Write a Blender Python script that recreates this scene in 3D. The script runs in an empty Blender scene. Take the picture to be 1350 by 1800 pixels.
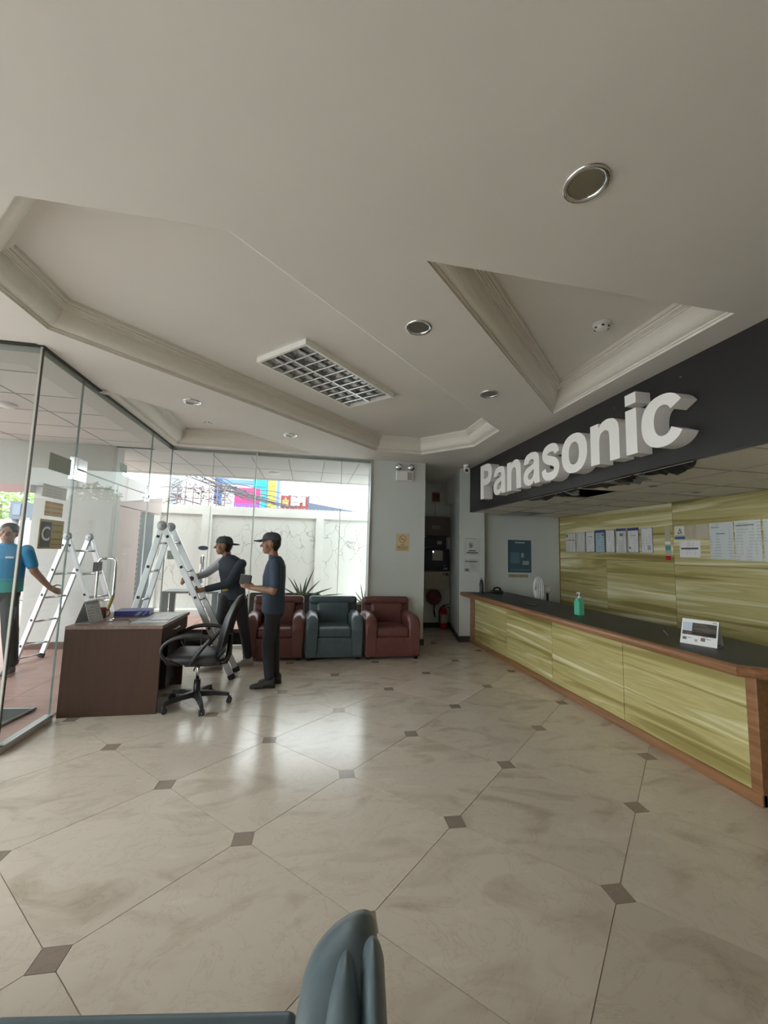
import bpy, bmesh, math, random
from mathutils import Vector, Matrix, Euler, noise, kdtree
from mathutils.geometry import tessellate_polygon
random.seed(7)
D = bpy.data
C = bpy.context.scene.collection
PI = math.pi

# ---------------------------------------------------------------- camera, sky, exposure
CAM_H, FPX, YAW, PITCH, ROLL = 1.5, 705.48, .1826, .1011, -.0260
_f = Vector((math.sin(YAW)*math.cos(PITCH), math.cos(YAW)*math.cos(PITCH), math.sin(PITCH)))
_r = Vector((math.cos(YAW), -math.sin(YAW), 0))
_u = _r.cross(_f)
CR = _r*math.cos(ROLL) - _u*math.sin(ROLL)
CU = CR.cross(_f)
cd = D.cameras.new('camera'); cam = D.objects.new('camera', cd); C.objects.link(cam)
cd.sensor_fit = 'VERTICAL'; cd.sensor_height = 34.6; cd.lens = 34.6*FPX/1800
cd.clip_start = .02; cd.clip_end = 400
cam.matrix_world = Matrix(((CR.x, CU.x, -_f.x, 0), (CR.y, CU.y, -_f.y, 0), (CR.z, CU.z, -_f.z, CAM_H), (0, 0, 0, 1)))
bpy.context.scene.camera = cam
sc = bpy.context.scene
w = D.worlds.new('overcast_sky'); sc.world = w; w.use_nodes = True
bg = w.node_tree.nodes['Background']
bg.inputs[0].default_value = (.93, .97, 1.0, 1); bg.inputs[1].default_value = 6.0
sc.view_settings.view_transform = 'Standard'; sc.view_settings.look = 'None'
sc.view_settings.gamma = 1; sc.view_settings.use_curve_mapping = False
sc.view_settings.exposure = 0.12
sc.cycles.max_bounces = 12; sc.cycles.diffuse_bounces = 6; sc.cycles.transparent_max_bounces = 24
sc.cycles.sample_clamp_indirect = 6

def at(px, py, Y):           # where the sight line through a point of the photograph meets the plane y = Y
    r = CR*(px-675) - CU*(py-900) + _f*FPX
    return Vector((0, 0, CAM_H)) + r*(Y/r.y)

# ---------------------------------------------------------------- materials
MATS = {}
def nd(nt, t, **kw):
    n = nt.nodes.new(t)
    for k, v in kw.items(): setattr(n, k, v)
    return n
def mat(name, col, rough=.5, metal=0, spec=.5, emit=None, estr=0, var=0, noise_s=0, noise_a=0, bump=0, bump_s=40, alpha=None):
    if name in MATS: return MATS[name]
    m = D.materials.new(name); m.use_nodes = True; nt = m.node_tree
    b = nt.nodes['Principled BSDF']
    b.inputs['Base Color'].default_value = (*col, 1); b.inputs['Roughness'].default_value = rough
    b.inputs['Metallic'].default_value = metal; b.inputs['Specular IOR Level'].default_value = spec
    if emit: b.inputs['Emission Color'].default_value = (*emit, 1); b.inputs['Emission Strength'].default_value = estr
    src = None
    if noise_a:
        g = nd(nt, 'ShaderNodeNewGeometry'); n = nd(nt, 'ShaderNodeTexNoise'); n.inputs['Scale'].default_value = noise_s
        n.inputs['Detail'].default_value = 5
        nt.links.new(g.outputs['Position'], n.inputs['Vector'])
        mp = nd(nt, 'ShaderNodeMapRange'); mp.inputs[1].default_value = .3; mp.inputs[2].default_value = .7
        mp.inputs[3].default_value = 1-noise_a; mp.inputs[4].default_value = 1+noise_a
        nt.links.new(n.outputs['Fac'], mp.inputs[0]); src = mp.outputs[0]
    if var:
        oi = nd(nt, 'ShaderNodeObjectInfo'); mp = nd(nt, 'ShaderNodeMapRange')
        mp.inputs[3].default_value = 1-var; mp.inputs[4].default_value = 1+var
        nt.links.new(oi.outputs['Random'], mp.inputs[0])
        if src:
            mu = nd(nt, 'ShaderNodeMath', operation='MULTIPLY'); nt.links.new(src, mu.inputs[0]); nt.links.new(mp.outputs[0], mu.inputs[1]); src = mu.outputs[0]
        else: src = mp.outputs[0]
    if src:
        mx = nd(nt, 'ShaderNodeVectorMath', operation='SCALE'); mx.inputs[0].default_value = col
        nt.links.new(src, mx.inputs['Scale']); nt.links.new(mx.outputs[0], b.inputs['Base Color'])
    if bump:
        g = nd(nt, 'ShaderNodeNewGeometry'); n = nd(nt, 'ShaderNodeTexNoise'); n.inputs['Scale'].default_value = bump_s
        nt.links.new(g.outputs['Position'], n.inputs['Vector'])
        bp = nd(nt, 'ShaderNodeBump'); bp.inputs['Strength'].default_value = bump; bp.inputs['Distance'].default_value = .01
        nt.links.new(n.outputs['Fac'], bp.inputs['Height']); nt.links.new(bp.outputs[0], b.inputs['Normal'])
    MATS[name] = m
    return m
def ramp(nt, stops):
    r = nd(nt, 'ShaderNodeValToRGB'); e = r.color_ramp.elements
    while len(e) < len(stops): e.new(.5)
    for k, (p, c) in enumerate(stops): e[k].position = p; e[k].color = (*c, 1)
    return r
def stretched(name, stops, scale, rough, detail=6, dist=.6, jitter=7.0, spec=.5, bump=0):   # streaks along one axis, shifted per object
    m = D.materials.new(name); m.use_nodes = True; nt = m.node_tree; b = nt.nodes['Principled BSDF']
    b.inputs['Roughness'].default_value = rough; b.inputs['Specular IOR Level'].default_value = spec
    g = nd(nt, 'ShaderNodeNewGeometry'); oi = nd(nt, 'ShaderNodeObjectInfo')
    mu = nd(nt, 'ShaderNodeMath', operation='MULTIPLY'); mu.inputs[1].default_value = jitter
    nt.links.new(oi.outputs['Random'], mu.inputs[0])
    ad = nd(nt, 'ShaderNodeVectorMath', operation='ADD'); nt.links.new(g.outputs['Position'], ad.inputs[0]); nt.links.new(mu.outputs[0], ad.inputs[1])
    ms = nd(nt, 'ShaderNodeVectorMath', operation='MULTIPLY'); ms.inputs[1].default_value = scale
    nt.links.new(ad.outputs[0], ms.inputs[0])
    n = nd(nt, 'ShaderNodeTexNoise'); n.inputs['Scale'].default_value = 1; n.inputs['Detail'].default_value = detail; n.inputs['Distortion'].default_value = dist
    nt.links.new(ms.outputs[0], n.inputs['Vector'])
    r = ramp(nt, stops); nt.links.new(n.outputs['Fac'], r.inputs[0]); nt.links.new(r.outputs[0], b.inputs['Base Color'])
    if bump:
        bp = nd(nt, 'ShaderNodeBump'); bp.inputs['Strength'].default_value = bump; bp.inputs['Distance'].default_value = .004
        nt.links.new(n.outputs['Fac'], bp.inputs['Height']); nt.links.new(bp.outputs[0], b.inputs['Normal'])
    MATS[name] = m; return m
def marble(name, base, vein, dark, rough):
    m = D.materials.new(name); m.use_nodes = True; nt = m.node_tree; b = nt.nodes['Principled BSDF']
    b.inputs['Roughness'].default_value = rough; b.inputs['Specular IOR Level'].default_value = .55
    g = nd(nt, 'ShaderNodeNewGeometry'); oi = nd(nt, 'ShaderNodeObjectInfo')
    mu = nd(nt, 'ShaderNodeMath', operation='MULTIPLY'); mu.inputs[1].default_value = 23
    nt.links.new(oi.outputs['Random'], mu.inputs[0])
    ad = nd(nt, 'ShaderNodeVectorMath', operation='ADD'); nt.links.new(g.outputs['Position'], ad.inputs[0]); nt.links.new(mu.outputs[0], ad.inputs[1])
    st = nd(nt, 'ShaderNodeVectorMath', operation='MULTIPLY'); st.inputs[1].default_value = (2.2, 4.2, 1); nt.links.new(ad.outputs[0], st.inputs[0])
    n = nd(nt, 'ShaderNodeTexNoise'); n.inputs['Scale'].default_value = 1.0; n.inputs['Detail'].default_value = 8; n.inputs['Distortion'].default_value = 1.2
    nt.links.new(st.outputs[0], n.inputs['Vector'])
    r = ramp(nt, [(.3, dark), (.48, base), (.62, base), (.78, vein)]); nt.links.new(n.outputs['Fac'], r.inputs[0])
    n2 = nd(nt, 'ShaderNodeTexNoise'); n2.inputs['Scale'].default_value = 3.1; n2.inputs['Detail'].default_value = 9; n2.inputs['Roughness'].default_value = .65; n2.inputs['Distortion'].default_value = 2
    nt.links.new(ad.outputs[0], n2.inputs['Vector'])
    r2 = ramp(nt, [(.485, (1, 1, 1)), (.5, (.80, .76, .72)), (.515, (1, 1, 1))]); nt.links.new(n2.outputs['Fac'], r2.inputs[0])
    mx = nd(nt, 'ShaderNodeMix', data_type='RGBA', blend_type='MULTIPLY'); mx.inputs[0].default_value = .55
    nt.links.new(r.outputs[0], mx.inputs[6]); nt.links.new(r2.outputs[0], mx.inputs[7])
    mp = nd(nt, 'ShaderNodeMapRange'); mp.inputs[3].default_value = .93; mp.inputs[4].default_value = 1.07; nt.links.new(oi.outputs['Random'], mp.inputs[0])
    sc_ = nd(nt, 'ShaderNodeVectorMath', operation='SCALE'); nt.links.new(mx.outputs[2], sc_.inputs[0]); nt.links.new(mp.outputs[0], sc_.inputs['Scale'])
    nt.links.new(sc_.outputs[0], b.inputs['Base Color'])
    n3 = nd(nt, 'ShaderNodeTexNoise'); n3.inputs['Scale'].default_value = 14; n3.inputs['Detail'].default_value = 4; nt.links.new(g.outputs['Position'], n3.inputs['Vector'])
    mr = nd(nt, 'ShaderNodeMapRange'); mr.inputs[3].default_value = rough*.8; mr.inputs[4].default_value = rough*1.25; nt.links.new(n3.outputs['Fac'], mr.inputs[0]); nt.links.new(mr.outputs[0], b.inputs['Roughness'])
    MATS[name] = m; return m
def glass(name, tint, ior=1.45):
    m = D.materials.new(name); m.use_nodes = True; nt = m.node_tree; nt.nodes.remove(nt.nodes['Principled BSDF'])
    o = nt.nodes['Material Output']; t = nd(nt, 'ShaderNodeBsdfTransparent'); t.inputs[0].default_value = (*tint, 1)
    gl = nd(nt, 'ShaderNodeBsdfGlossy'); gl.inputs['Roughness'].default_value = .0; gl.inputs[0].default_value = (.95, 1, .98, 1)
    fr = nd(nt, 'ShaderNodeFresnel'); ge = nd(nt, 'ShaderNodeNewGeometry'); mi = nd(nt, 'ShaderNodeMapRange')   # same index seen from either side of the thin pane
    mi.inputs[3].default_value = ior; mi.inputs[4].default_value = 1/ior; nt.links.new(ge.outputs['Backfacing'], mi.inputs[0]); nt.links.new(mi.outputs[0], fr.inputs[0])
    mx = nd(nt, 'ShaderNodeMixShader'); nt.links.new(fr.outputs[0], mx.inputs[0]); nt.links.new(t.outputs[0], mx.inputs[1]); nt.links.new(gl.outputs[0], mx.inputs[2])
    nt.links.new(mx.outputs[0], o.inputs[0]); MATS[name] = m; return m
def cracked(name, base, crack):
    m = D.materials.new(name); m.use_nodes = True; nt = m.node_tree; b = nt.nodes['Principled BSDF']; b.inputs['Roughness'].default_value = .85
    g = nd(nt, 'ShaderNodeNewGeometry'); n = nd(nt, 'ShaderNodeTexNoise'); n.inputs['Scale'].default_value = 2.6; n.inputs['Detail'].default_value = 3
    nt.links.new(g.outputs['Position'], n.inputs['Vector'])
    va = nd(nt, 'ShaderNodeVectorMath', operation='SCALE'); va.inputs['Scale'].default_value = .5; nt.links.new(n.outputs['Color'], va.inputs[0])
    ad = nd(nt, 'ShaderNodeVectorMath', operation='ADD'); nt.links.new(g.outputs['Position'], ad.inputs[0]); nt.links.new(va.outputs[0], ad.inputs[1])
    ms = nd(nt, 'ShaderNodeVectorMath', operation='MULTIPLY'); ms.inputs[1].default_value = (2.6, 2.6, 1.5); nt.links.new(ad.outputs[0], ms.inputs[0])
    v = nd(nt, 'ShaderNodeTexVoronoi', feature='DISTANCE_TO_EDGE'); v.inputs['Scale'].default_value = 1.25; nt.links.new(ms.outputs[0], v.inputs['Vector'])
    r = ramp(nt, [(0, crack), (.010, crack), (.03, base)]); nt.links.new(v.outputs['Distance'], r.inputs[0])
    n2 = nd(nt, 'ShaderNodeTexNoise'); n2.inputs['Scale'].default_value = .9; nt.links.new(g.outputs['Position'], n2.inputs['Vector'])
    r2 = ramp(nt, [(.45, (0, 0, 0)), (.58, (1, 1, 1))]); nt.links.new(n2.outputs['Fac'], r2.inputs[0])
    mx = nd(nt, 'ShaderNodeMix', data_type='RGBA'); nt.links.new(r2.outputs[0], mx.inputs[0]); mx.inputs[6].default_value = (*base, 1); nt.links.new(r.outputs[0], mx.inputs[7])
    nt.links.new(mx.outputs[2], b.inputs['Base Color']); MATS[name] = m; return m
def printed(name, paper, ink, rows, axes, margin=.5, rough=.45):   # rows of illegible print on a sheet
    m = D.materials.new(name); m.use_nodes = True; nt = m.node_tree; b = nt.nodes['Principled BSDF']; b.inputs['Roughness'].default_value = rough
    g = nd(nt, 'ShaderNodeNewGeometry'); sp = nd(nt, 'ShaderNodeSeparateXYZ'); nt.links.new(g.outputs['Position'], sp.inputs[0])
    si = nd(nt, 'ShaderNodeMath', operation='MULTIPLY'); si.inputs[1].default_value = rows; nt.links.new(sp.outputs['Z'], si.inputs[0])
    fr = nd(nt, 'ShaderNodeMath', operation='FRACT'); nt.links.new(si.outputs[0], fr.inputs[0])
    gt = nd(nt, 'ShaderNodeMath', operation='GREATER_THAN'); gt.inputs[1].default_value = .55; nt.links.new(fr.outputs[0], gt.inputs[0])
    ms = nd(nt, 'ShaderNodeVectorMath', operation='MULTIPLY'); ms.inputs[1].default_value = axes; nt.links.new(g.outputs['Position'], ms.inputs[0])
    n = nd(nt, 'ShaderNodeTexNoise'); n.inputs['Scale'].default_value = 1; nt.links.new(ms.outputs[0], n.inputs['Vector'])
    g2 = nd(nt, 'ShaderNodeMath', operation='GREATER_THAN'); g2.inputs[1].default_value = margin; nt.links.new(n.outputs['Fac'], g2.inputs[0])
    mu = nd(nt, 'ShaderNodeMath', operation='MULTIPLY'); nt.links.new(gt.outputs[0], mu.inputs[0]); nt.links.new(g2.outputs[0], mu.inputs[1])
    mx = nd(nt, 'ShaderNodeMix', data_type='RGBA'); mx.inputs[6].default_value = (*paper, 1); mx.inputs[7].default_value = (*ink, 1)
    nt.links.new(mu.outputs[0], mx.inputs[0]); nt.links.new(mx.outputs[2], b.inputs['Base Color']); MATS[name] = m; return m

M_CEIL = mat('ceiling_paint', (.74, .715, .675), .75, noise_s=1.1, noise_a=.035, bump=.12, bump_s=2.2)
M_COVE = mat('moulding_paint', (.75, .72, .66), .5)
M_TILE = mat('ceiling_board', (.62, .615, .59), .8, var=.03)
M_GRID = mat('tee_bar', (.33, .33, .32), .6)
M_BAYT = mat('bay_ceiling_board', (.80, .77, .70), .85, var=.05)
M_WALL = mat('pale_blue_grey_paint', (.62, .655, .64), .6, noise_s=2, noise_a=.03)
M_WHITE = mat('white_paint', (.52, .51, .48), .6)
M_BULK = mat('bulkhead_paint', (.38, .37, .34), .6)
M_MARB = marble('beige_marble', (.60, .53, .445), (.69, .62, .54), (.47, .40, .32), .17)
M_INS = marble('brown_marble', (.29, .235, .19), (.34, .28, .23), (.24, .19, .15), .2)
M_JOINT = mat('floor_grout', (.38, .32, .26), .7)
M_PINK = mat('pink_paving', (.42, .25, .21), .45, var=.08, noise_s=5, noise_a=.12)
M_LAM = stretched('olive_woodgrain_laminate', [(.28, (.22, .17, .05)), (.40, (.34, .285, .10)), (.46, (.50, .44, .19)), (.52, (.42, .365, .15)), (.58, (.58, .53, .29)), (.68, (.80, .76, .53))], (.45, .33, 8.0), .38, detail=4.5, dist=1.1)
M_WOOD = stretched('brown_counter_wood', [(.3, (.19, .090, .040)), (.55, (.28, .135, .060)), (.75, (.34, .175, .085))], (30, 1.4, 30), .33, detail=5)
M_DESK = stretched('desk_veneer', [(.3, (.060, .029, .019)), (.55, (.066, .032, .0205)), (.75, (.072, .035, .023))], (40, 40, 2), .5, detail=4, spec=.25)
M_BLACKTOP = mat('black_laminate', (.028, .030, .028), .45, noise_s=90, noise_a=.2)
M_FASC = mat('black_panel', (.020, .020, .021), .38)
M_LETTER = mat('letter_face', (.90, .89, .87), .5)
M_LSIDE = mat('letter_return', (.84, .82, .80), .55)
M_GLASS = glass('clear_glass', (.87, .895, .885), 1.16)
M_SEAM = mat('glass_edge', (.22, .27, .25), .3)
M_ALU = mat('aluminium', (.72, .73, .74), .33, 1)
M_ALUP = mat('brushed_ladder_alu', (.66, .67, .69), .42, .75)
M_CHROME = mat('chrome', (.75, .75, .76), .12, 1)
M_BLACK = mat('black_plastic', (.018, .018, .02), .4)
M_RUB = mat('rubber', (.03, .03, .032), .8)
M_MAROON = mat('maroon_leather', (.135, .050, .045), .36, noise_s=9, noise_a=.12, bump=.25, bump_s=14)
M_TEAL = mat('teal_leather', (.080, .115, .130), .36, noise_s=9, noise_a=.12, bump=.25, bump_s=14)
M_SKIRT = mat('dark_skirting', (.05, .055, .055), .4)
M_PAPER = mat('white_paper', (.78, .78, .77), .6)
M_DARKGLASS = mat('dark_panel_door', (.045, .045, .06), .35)
M_BEIGE = mat('beige_cabinet_paint', (.42, .38, .32), .55)
M_RED = mat('red_enamel', (.42, .025, .03), .3)
M_DRED = mat('dull_red', (.22, .05, .045), .5)

# ---------------------------------------------------------------- mesh helpers
class MB:
    def __init__(s): s.bm = bmesh.new(); s.mi = 0
    def _mark(s, n0f, smooth=False):
        s.bm.faces.ensure_lookup_table()
        for f in s.bm.faces[n0f:]: f.material_index = s.mi; f.smooth = smooth
    def box(s, c, d, r=0, seg=2, rot=None, smooth=False):
        t = bmesh.new(); bmesh.ops.create_cube(t, size=1)
        bmesh.ops.scale(t, vec=d, verts=t.verts)
        if r: bmesh.ops.bevel(t, geom=t.edges[:], offset=min(r, min(d)*.49), segments=seg, profile=.5, affect='EDGES')
        if rot: bmesh.ops.rotate(t, cent=(0, 0, 0), matrix=rot.to_matrix() if not isinstance(rot, Matrix) else rot, verts=t.verts)
        bmesh.ops.translate(t, vec=c, verts=t.verts)
        s._merge(t, smooth or (r > 0 and seg > 2)); return s
    def _merge(s, t, smooth=False):
        mp = {v: s.bm.verts.new(v.co) for v in t.verts}
        for f in t.faces:
            try: g = s.bm.faces.new([mp[v] for v in f.verts]); g.material_index = s.mi; g.smooth = smooth
            except ValueError: pass
        t.free()
    def bb(s, x0, x1, y0, y1, z0, z1, r=0, seg=2):
        return s.box(((x0+x1)/2, (y0+y1)/2, (z0+z1)/2), (abs(x1-x0), abs(y1-y0), abs(z1-z0)), r, seg)
    def rings(s, rings, cap=True, smooth=True, closed=True):
        vs = [[s.bm.verts.new(p) for p in r] for r in rings]
        n = len(rings[0])
        for a, b in zip(vs, vs[1:]):
            for i in range(n if closed else n-1):
                f = s.bm.faces.new((a[i], a[(i+1) % n], b[(i+1) % n], b[i])); f.material_index = s.mi; f.smooth = smooth
        if cap and closed:
            for r, fl in ((vs[0], True), (vs[-1], False)):
                try: f = s.bm.faces.new(r[::-1] if fl else r); f.material_index = s.mi
                except ValueError: pass
        return s
    def tube(s, pts, r, n=8, cap=True, closed_path=False):
        pts = [Vector(p) for p in pts]; rr = r if isinstance(r, (list, tuple)) else [r]*len(pts)
        if closed_path: pts = pts + [pts[0]]; rr = list(rr)+[rr[0]]
        t0 = (pts[1]-pts[0]).normalized(); a = Vector((0, 0, 1)) if abs(t0.z) < .9 else Vector((1, 0, 0))
        u = t0.cross(a).normalized(); rings = []
        for i, p in enumerate(pts):
            if closed_path and i in (0, len(pts)-1): t = (pts[1]-pts[-2]).normalized()
            else: t = (pts[min(i+1, len(pts)-1)]-pts[max(i-1, 0)]).normalized()
            u = (u - t*u.dot(t)).normalized(); v = t.cross(u)
            rings.append([p+(u*math.cos(2*PI*k/n)+v*math.sin(2*PI*k/n))*rr[i] for k in range(n)])
        return s.rings(rings, cap=cap)
    def cyl(s, p0, p1, r, n=16, r1=None, cap=True): return s.tube([p0, p1], [r, r if r1 is None else r1], n, cap)
    def lathe(s, prof, o, n=20, M=None, smooth=True, cap=True):
        o = Vector(o); rings = []
        for r, z in prof:
            ring = [Vector((max(r, .0002)*math.cos(2*PI*k/n), max(r, .0002)*math.sin(2*PI*k/n), z)) for k in range(n)]
            if M is not None: ring = [M @ p for p in ring]
            rings.append([p+o for p in ring])
        return s.rings(rings, cap=cap, smooth=smooth)
    def ball(s, c, r, n=12, rot=None):
        t = bmesh.new(); bmesh.ops.create_uvsphere(t, u_segments=n, v_segments=max(6, n//2), radius=1)
        bmesh.ops.scale(t, vec=r if hasattr(r, '__len__') else (r, r, r), verts=t.verts)
        if rot: bmesh.ops.rotate(t, cent=(0, 0, 0), matrix=rot.to_matrix(), verts=t.verts)
        bmesh.ops.translate(t, vec=c, verts=t.verts); s._merge(t, True); return s
    def prism(s, poly, fn, d0, d1, holes=()):
        loops = [list(poly)]+[list(h) for h in holes]
        tris = tessellate_polygon([[Vector((p[0], p[1], 0)) for p in l] for l in loops])
        flat = [p for l in loops for p in l]
        va = [s.bm.verts.new(fn(p[0], p[1], d0)) for p in flat]; vb = [s.bm.verts.new(fn(p[0], p[1], d1)) for p in flat]
        for t in tris:
            for vv in ((va[t[0]], va[t[1]], va[t[2]]), (vb[t[2]], vb[t[1]], vb[t[0]])):
                try: f = s.bm.faces.new(vv); f.material_index = s.mi
                except ValueError: pass
        k = 0; side = s.mi if not hasattr(s, 'side') else s.side
        for l in loops:
            n = len(l)
            for i in range(n):
                try: f = s.bm.faces.new((va[k+i], va[k+(i+1) % n], vb[k+(i+1) % n], vb[k+i])); f.material_index = side
                except ValueError: pass
            k += n
        return s
    def quad(s, *p):
        f = s.bm.faces.new([s.bm.verts.new(q) for q in p]); f.material_index = s.mi; return s
    def mesh(s, name, mats, recalc=True):
        if recalc: bmesh.ops.recalc_face_normals(s.bm, faces=s.bm.faces[:])
        me = D.meshes.new(name); s.bm.to_mesh(me); s.bm.free()
        for m in (mats if isinstance(mats, (list, tuple)) else [mats]): me.materials.append(m)
        return me

def soft(pts, rad=None, it=2):
    pts = [Vector(p) for p in pts]; rad = list(rad) if rad else None
    for _ in range(it):
        q, r2 = [pts[0]], [rad[0]] if rad else None
        for k in range(len(pts)-1):
            q += [pts[k].lerp(pts[k+1], .25), pts[k].lerp(pts[k+1], .75)]
            if rad: r2 += [rad[k]*.75+rad[k+1]*.25, rad[k]*.25+rad[k+1]*.75]
        q.append(pts[-1]); pts = q
        if rad: r2.append(rad[-1]); rad = r2
    return (pts, rad) if rad else pts
def W(o): return (W(o.parent) @ o.matrix_parent_inverse if o.parent else Matrix()) @ o.matrix_basis
def obj(name, mb, mats, parent=None, recalc=True):
    me = mb.mesh(name, mats, recalc) if isinstance(mb, MB) else mb
    o = D.objects.new(name, me); C.objects.link(o)
    if parent: o.parent = parent; o.matrix_parent_inverse = W(parent).inverted()
    return o
def tag(o, label=None, cat=None, group=None, kind=None):
    for k, v in (('label', label), ('category', cat), ('group', group), ('kind', kind)):
        if v: o[k] = v
    return o
def thing(name, label, cat, loc=(0, 0, 0), group=None, rz=0):
    o = D.objects.new(name, None); C.objects.link(o); o.empty_display_size = .1
    o.location = loc; o.rotation_euler = (0, 0, rz)
    return tag(o, label, cat, group)
def struct(name, mb, m, parent=None):
    o = obj(name, mb, m, parent)
    if not parent: o['kind'] = 'structure'
    return o
def holder(name):
    o = D.objects.new(name, None); C.objects.link(o); o['kind'] = 'structure'; return o
def shared(name, me, parent, M=None):
    o = D.objects.new(name, me); C.objects.link(o); o.parent = parent; o.matrix_parent_inverse = W(parent).inverted()
    if M is not None: o.matrix_basis = M
    return o
def dup(root, M, label=None, group=None):
    c = root.copy(); C.objects.link(c); c.matrix_basis = M @ root.matrix_basis
    if label: c['label'] = label
    if group: c['group'] = group
    def rec(a, b):
        for ch in a.children:
            d = ch.copy(); C.objects.link(d); d.parent = b; rec(ch, d)
    rec(root, c); return c
def text(name, body, size, M, m, parent, depth=.0006, align='CENTER', bold=0):
    cu = D.curves.new(name, 'FONT'); cu.body = body; cu.size = size; cu.extrude = depth; cu.align_x = align; cu.align_y = 'CENTER'; cu.offset = bold
    cu.resolution_u = 3
    t = D.objects.new('tmp', cu); C.objects.link(t); bpy.context.view_layer.update()
    me = D.meshes.new_from_object(t.evaluated_get(bpy.context.evaluated_depsgraph_get()))
    D.objects.remove(t); D.curves.remove(cu)
    me.transform(M); me.materials.clear(); me.materials.append(m)
    o = D.objects.new(name, me); C.objects.link(o); o.parent = parent; o.matrix_parent_inverse = W(parent).inverted()
    return o
# frames for flat print: columns are right, up, outward normal
F_Y = lambda o: Matrix(((1, 0, 0, o[0]), (0, 0, -1, o[1]), (0, 1, 0, o[2]), (0, 0, 0, 1)))      # faces -Y
F_X = lambda o: Matrix(((0, 0, -1, o[0]), (-1, 0, 0, o[1]), (0, 1, 0, o[2]), (0, 0, 0, 1)))     # faces -X

# ---------------------------------------------------------------- dimensions
H, TZ, CZ, BZ = 3.05, 3.27, 3.0, 2.26      # soffit, tray, canopy and counter-bay heights
XG, YC, YW, XCL, XCR = -2.12, 3.46, 6.56, .99, 1.92
XF, XC, XB, YP, YE = 2.81, 2.83, 4.7, 6.75, 6.92
X0, Y0 = -4.0, -4.2

# ---------------------------------------------------------------- floor
def clip(poly, a, b, c):   # keep a*x+b*y<=c
    out = []
    for i, p in enumerate(poly):
        q = poly[(i+1) % len(poly)]; dp, dq = a*p[0]+b*p[1]-c, a*q[0]+b*q[1]-c
        if dp <= 0: out.append(p)
        if (dp < 0 < dq) or (dq < 0 < dp):
            t = dp/(dp-dq); out.append((p[0]+(q[0]-p[0])*t, p[1]+(q[1]-p[1])*t))
    return out
def rect(poly, x0, x1, y0, y1):
    for e in ((-1, 0, -x0), (1, 0, x1), (0, -1, -y0), (0, 1, y1)):
        if poly: poly = clip(poly, *e)
    return poly
mb = MB(); mb.bb(X0, XB, Y0, YC, -.12, -.004); mb.bb(XG, XB, YC, 8.1, -.12, -.004)
floor = struct('floor', mb, M_JOINT)
SX, SY, OX, OY = .575, .555, .29, 1.77
g, hi = .0013, .05
ky = hi*SY/SX
tile = [(SX-hi-g, ky-g), (hi*SX/SY-g, SY-hi-g), (-hi*SX/SY+g, SY-hi-g), (-SX+hi+g, ky-g), (-SX+hi+g, -ky+g), (-hi*SX/SY+g, -SY+hi+g), (hi*SX/SY-g, -SY+hi+g), (SX-hi-g, -ky+g)]
ins = [(hi-g, hi-g), (-hi+g, hi-g), (-hi+g, -hi+g), (hi-g, -hi+g)]
def slab(poly, z0, z1): return lambda m: m.prism(poly, lambda x, y, d: (x, y, d), z0, z1)
mb = MB(); slab(tile, -.004, 0)(mb); me_t = mb.mesh('marble_tile', M_MARB)
mb = MB(); slab(ins, -.004, 0)(mb); me_i = mb.mesh('marble_inset', M_INS)
RL = -.028; cl, sl = math.cos(RL), math.sin(RL)
for i in range(-9, 10):
    for j in range(-12, 14):
        cx, cy = OX+SX*i*cl-SY*j*sl, OY+SX*i*sl+SY*j*cl
        base, me, nm, mm = (tile, me_t, 'marble_tile', M_MARB) if (i+j) % 2 else (ins, me_i, 'marble_inset', M_INS)
        P = [(cx+x*cl-y*sl, cy+x*sl+y*cl) for x, y in base]
        pieces = [rect(P, X0, XB, Y0, YC), rect(P, XG+.03, XB, YC, 8.1)]
        if cx > XC+.7 and cy > 2.9: continue          # nothing shows behind the counter
        if all(XG+.03 < x < XB and Y0 < y < 8.1 for x, y in P) or all(X0 < x < XB and Y0 < y < YC for x, y in P):
            shared(nm, me, floor, Matrix.Translation((cx, cy, 0)) @ Matrix.Rotation(RL, 4, 'Z'))
        else:
            m = MB(); ok = False
            for q in pieces:
                if len(q) > 2:
                    ar = abs(sum(q[k][0]*q[(k+1) % len(q)][1]-q[(k+1) % len(q)][0]*q[k][1] for k in range(len(q))))/2
                    if ar > .0008: slab([(x-cx, y-cy) for x, y in q], -.004, 0)(m); ok = True
            if ok: shared(nm, m.mesh(nm, mm), floor, Matrix.Translation((cx, cy, 0)))

# outdoor paving and ground
mb = MB(); mb.bb(-9, XG-.03, YC+.03, 10.0, -.12, -.006); mb.bb(XG-.03, XCL, YW+.05, 10.0, -.12, -.006)
pave = struct('paving', mb, mat('paving_grout', (.33, .24, .21), .8))
mb = MB(); mb.bb(-.298, .298, -.298, .298, -.006, 0); me = mb.mesh('paving_tile', M_PINK)
for i in range(13):
    for j in range(11):
        x, y = -2.46-.6*i, 3.80+.6*j
        if y < 9.9 and x > -8.9: shared('paving_tile', me, pave, Matrix.Translation((x, y, 0)))
for i in range(5):
    for j in range(5):
        shared('paving_tile', me, pave, Matrix.Translation((-1.85+.6*i, 6.93+.6*j, 0)))
mb = MB(); mb.bb(-60, 60, -40, Y0, -.2, -.03); mb.bb(-60, X0, Y0, YC, -.2, -.03); mb.bb(-60, -9, YC, 10, -.2, -.03); mb.bb(-60, 60, 10.0, 90, -.2, -.03); mb.bb(XB, 60, Y0, 10, -.2, -.03)
struct('ground', mb, mat('street_concrete', (.42, .41, .39), .9))

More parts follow.
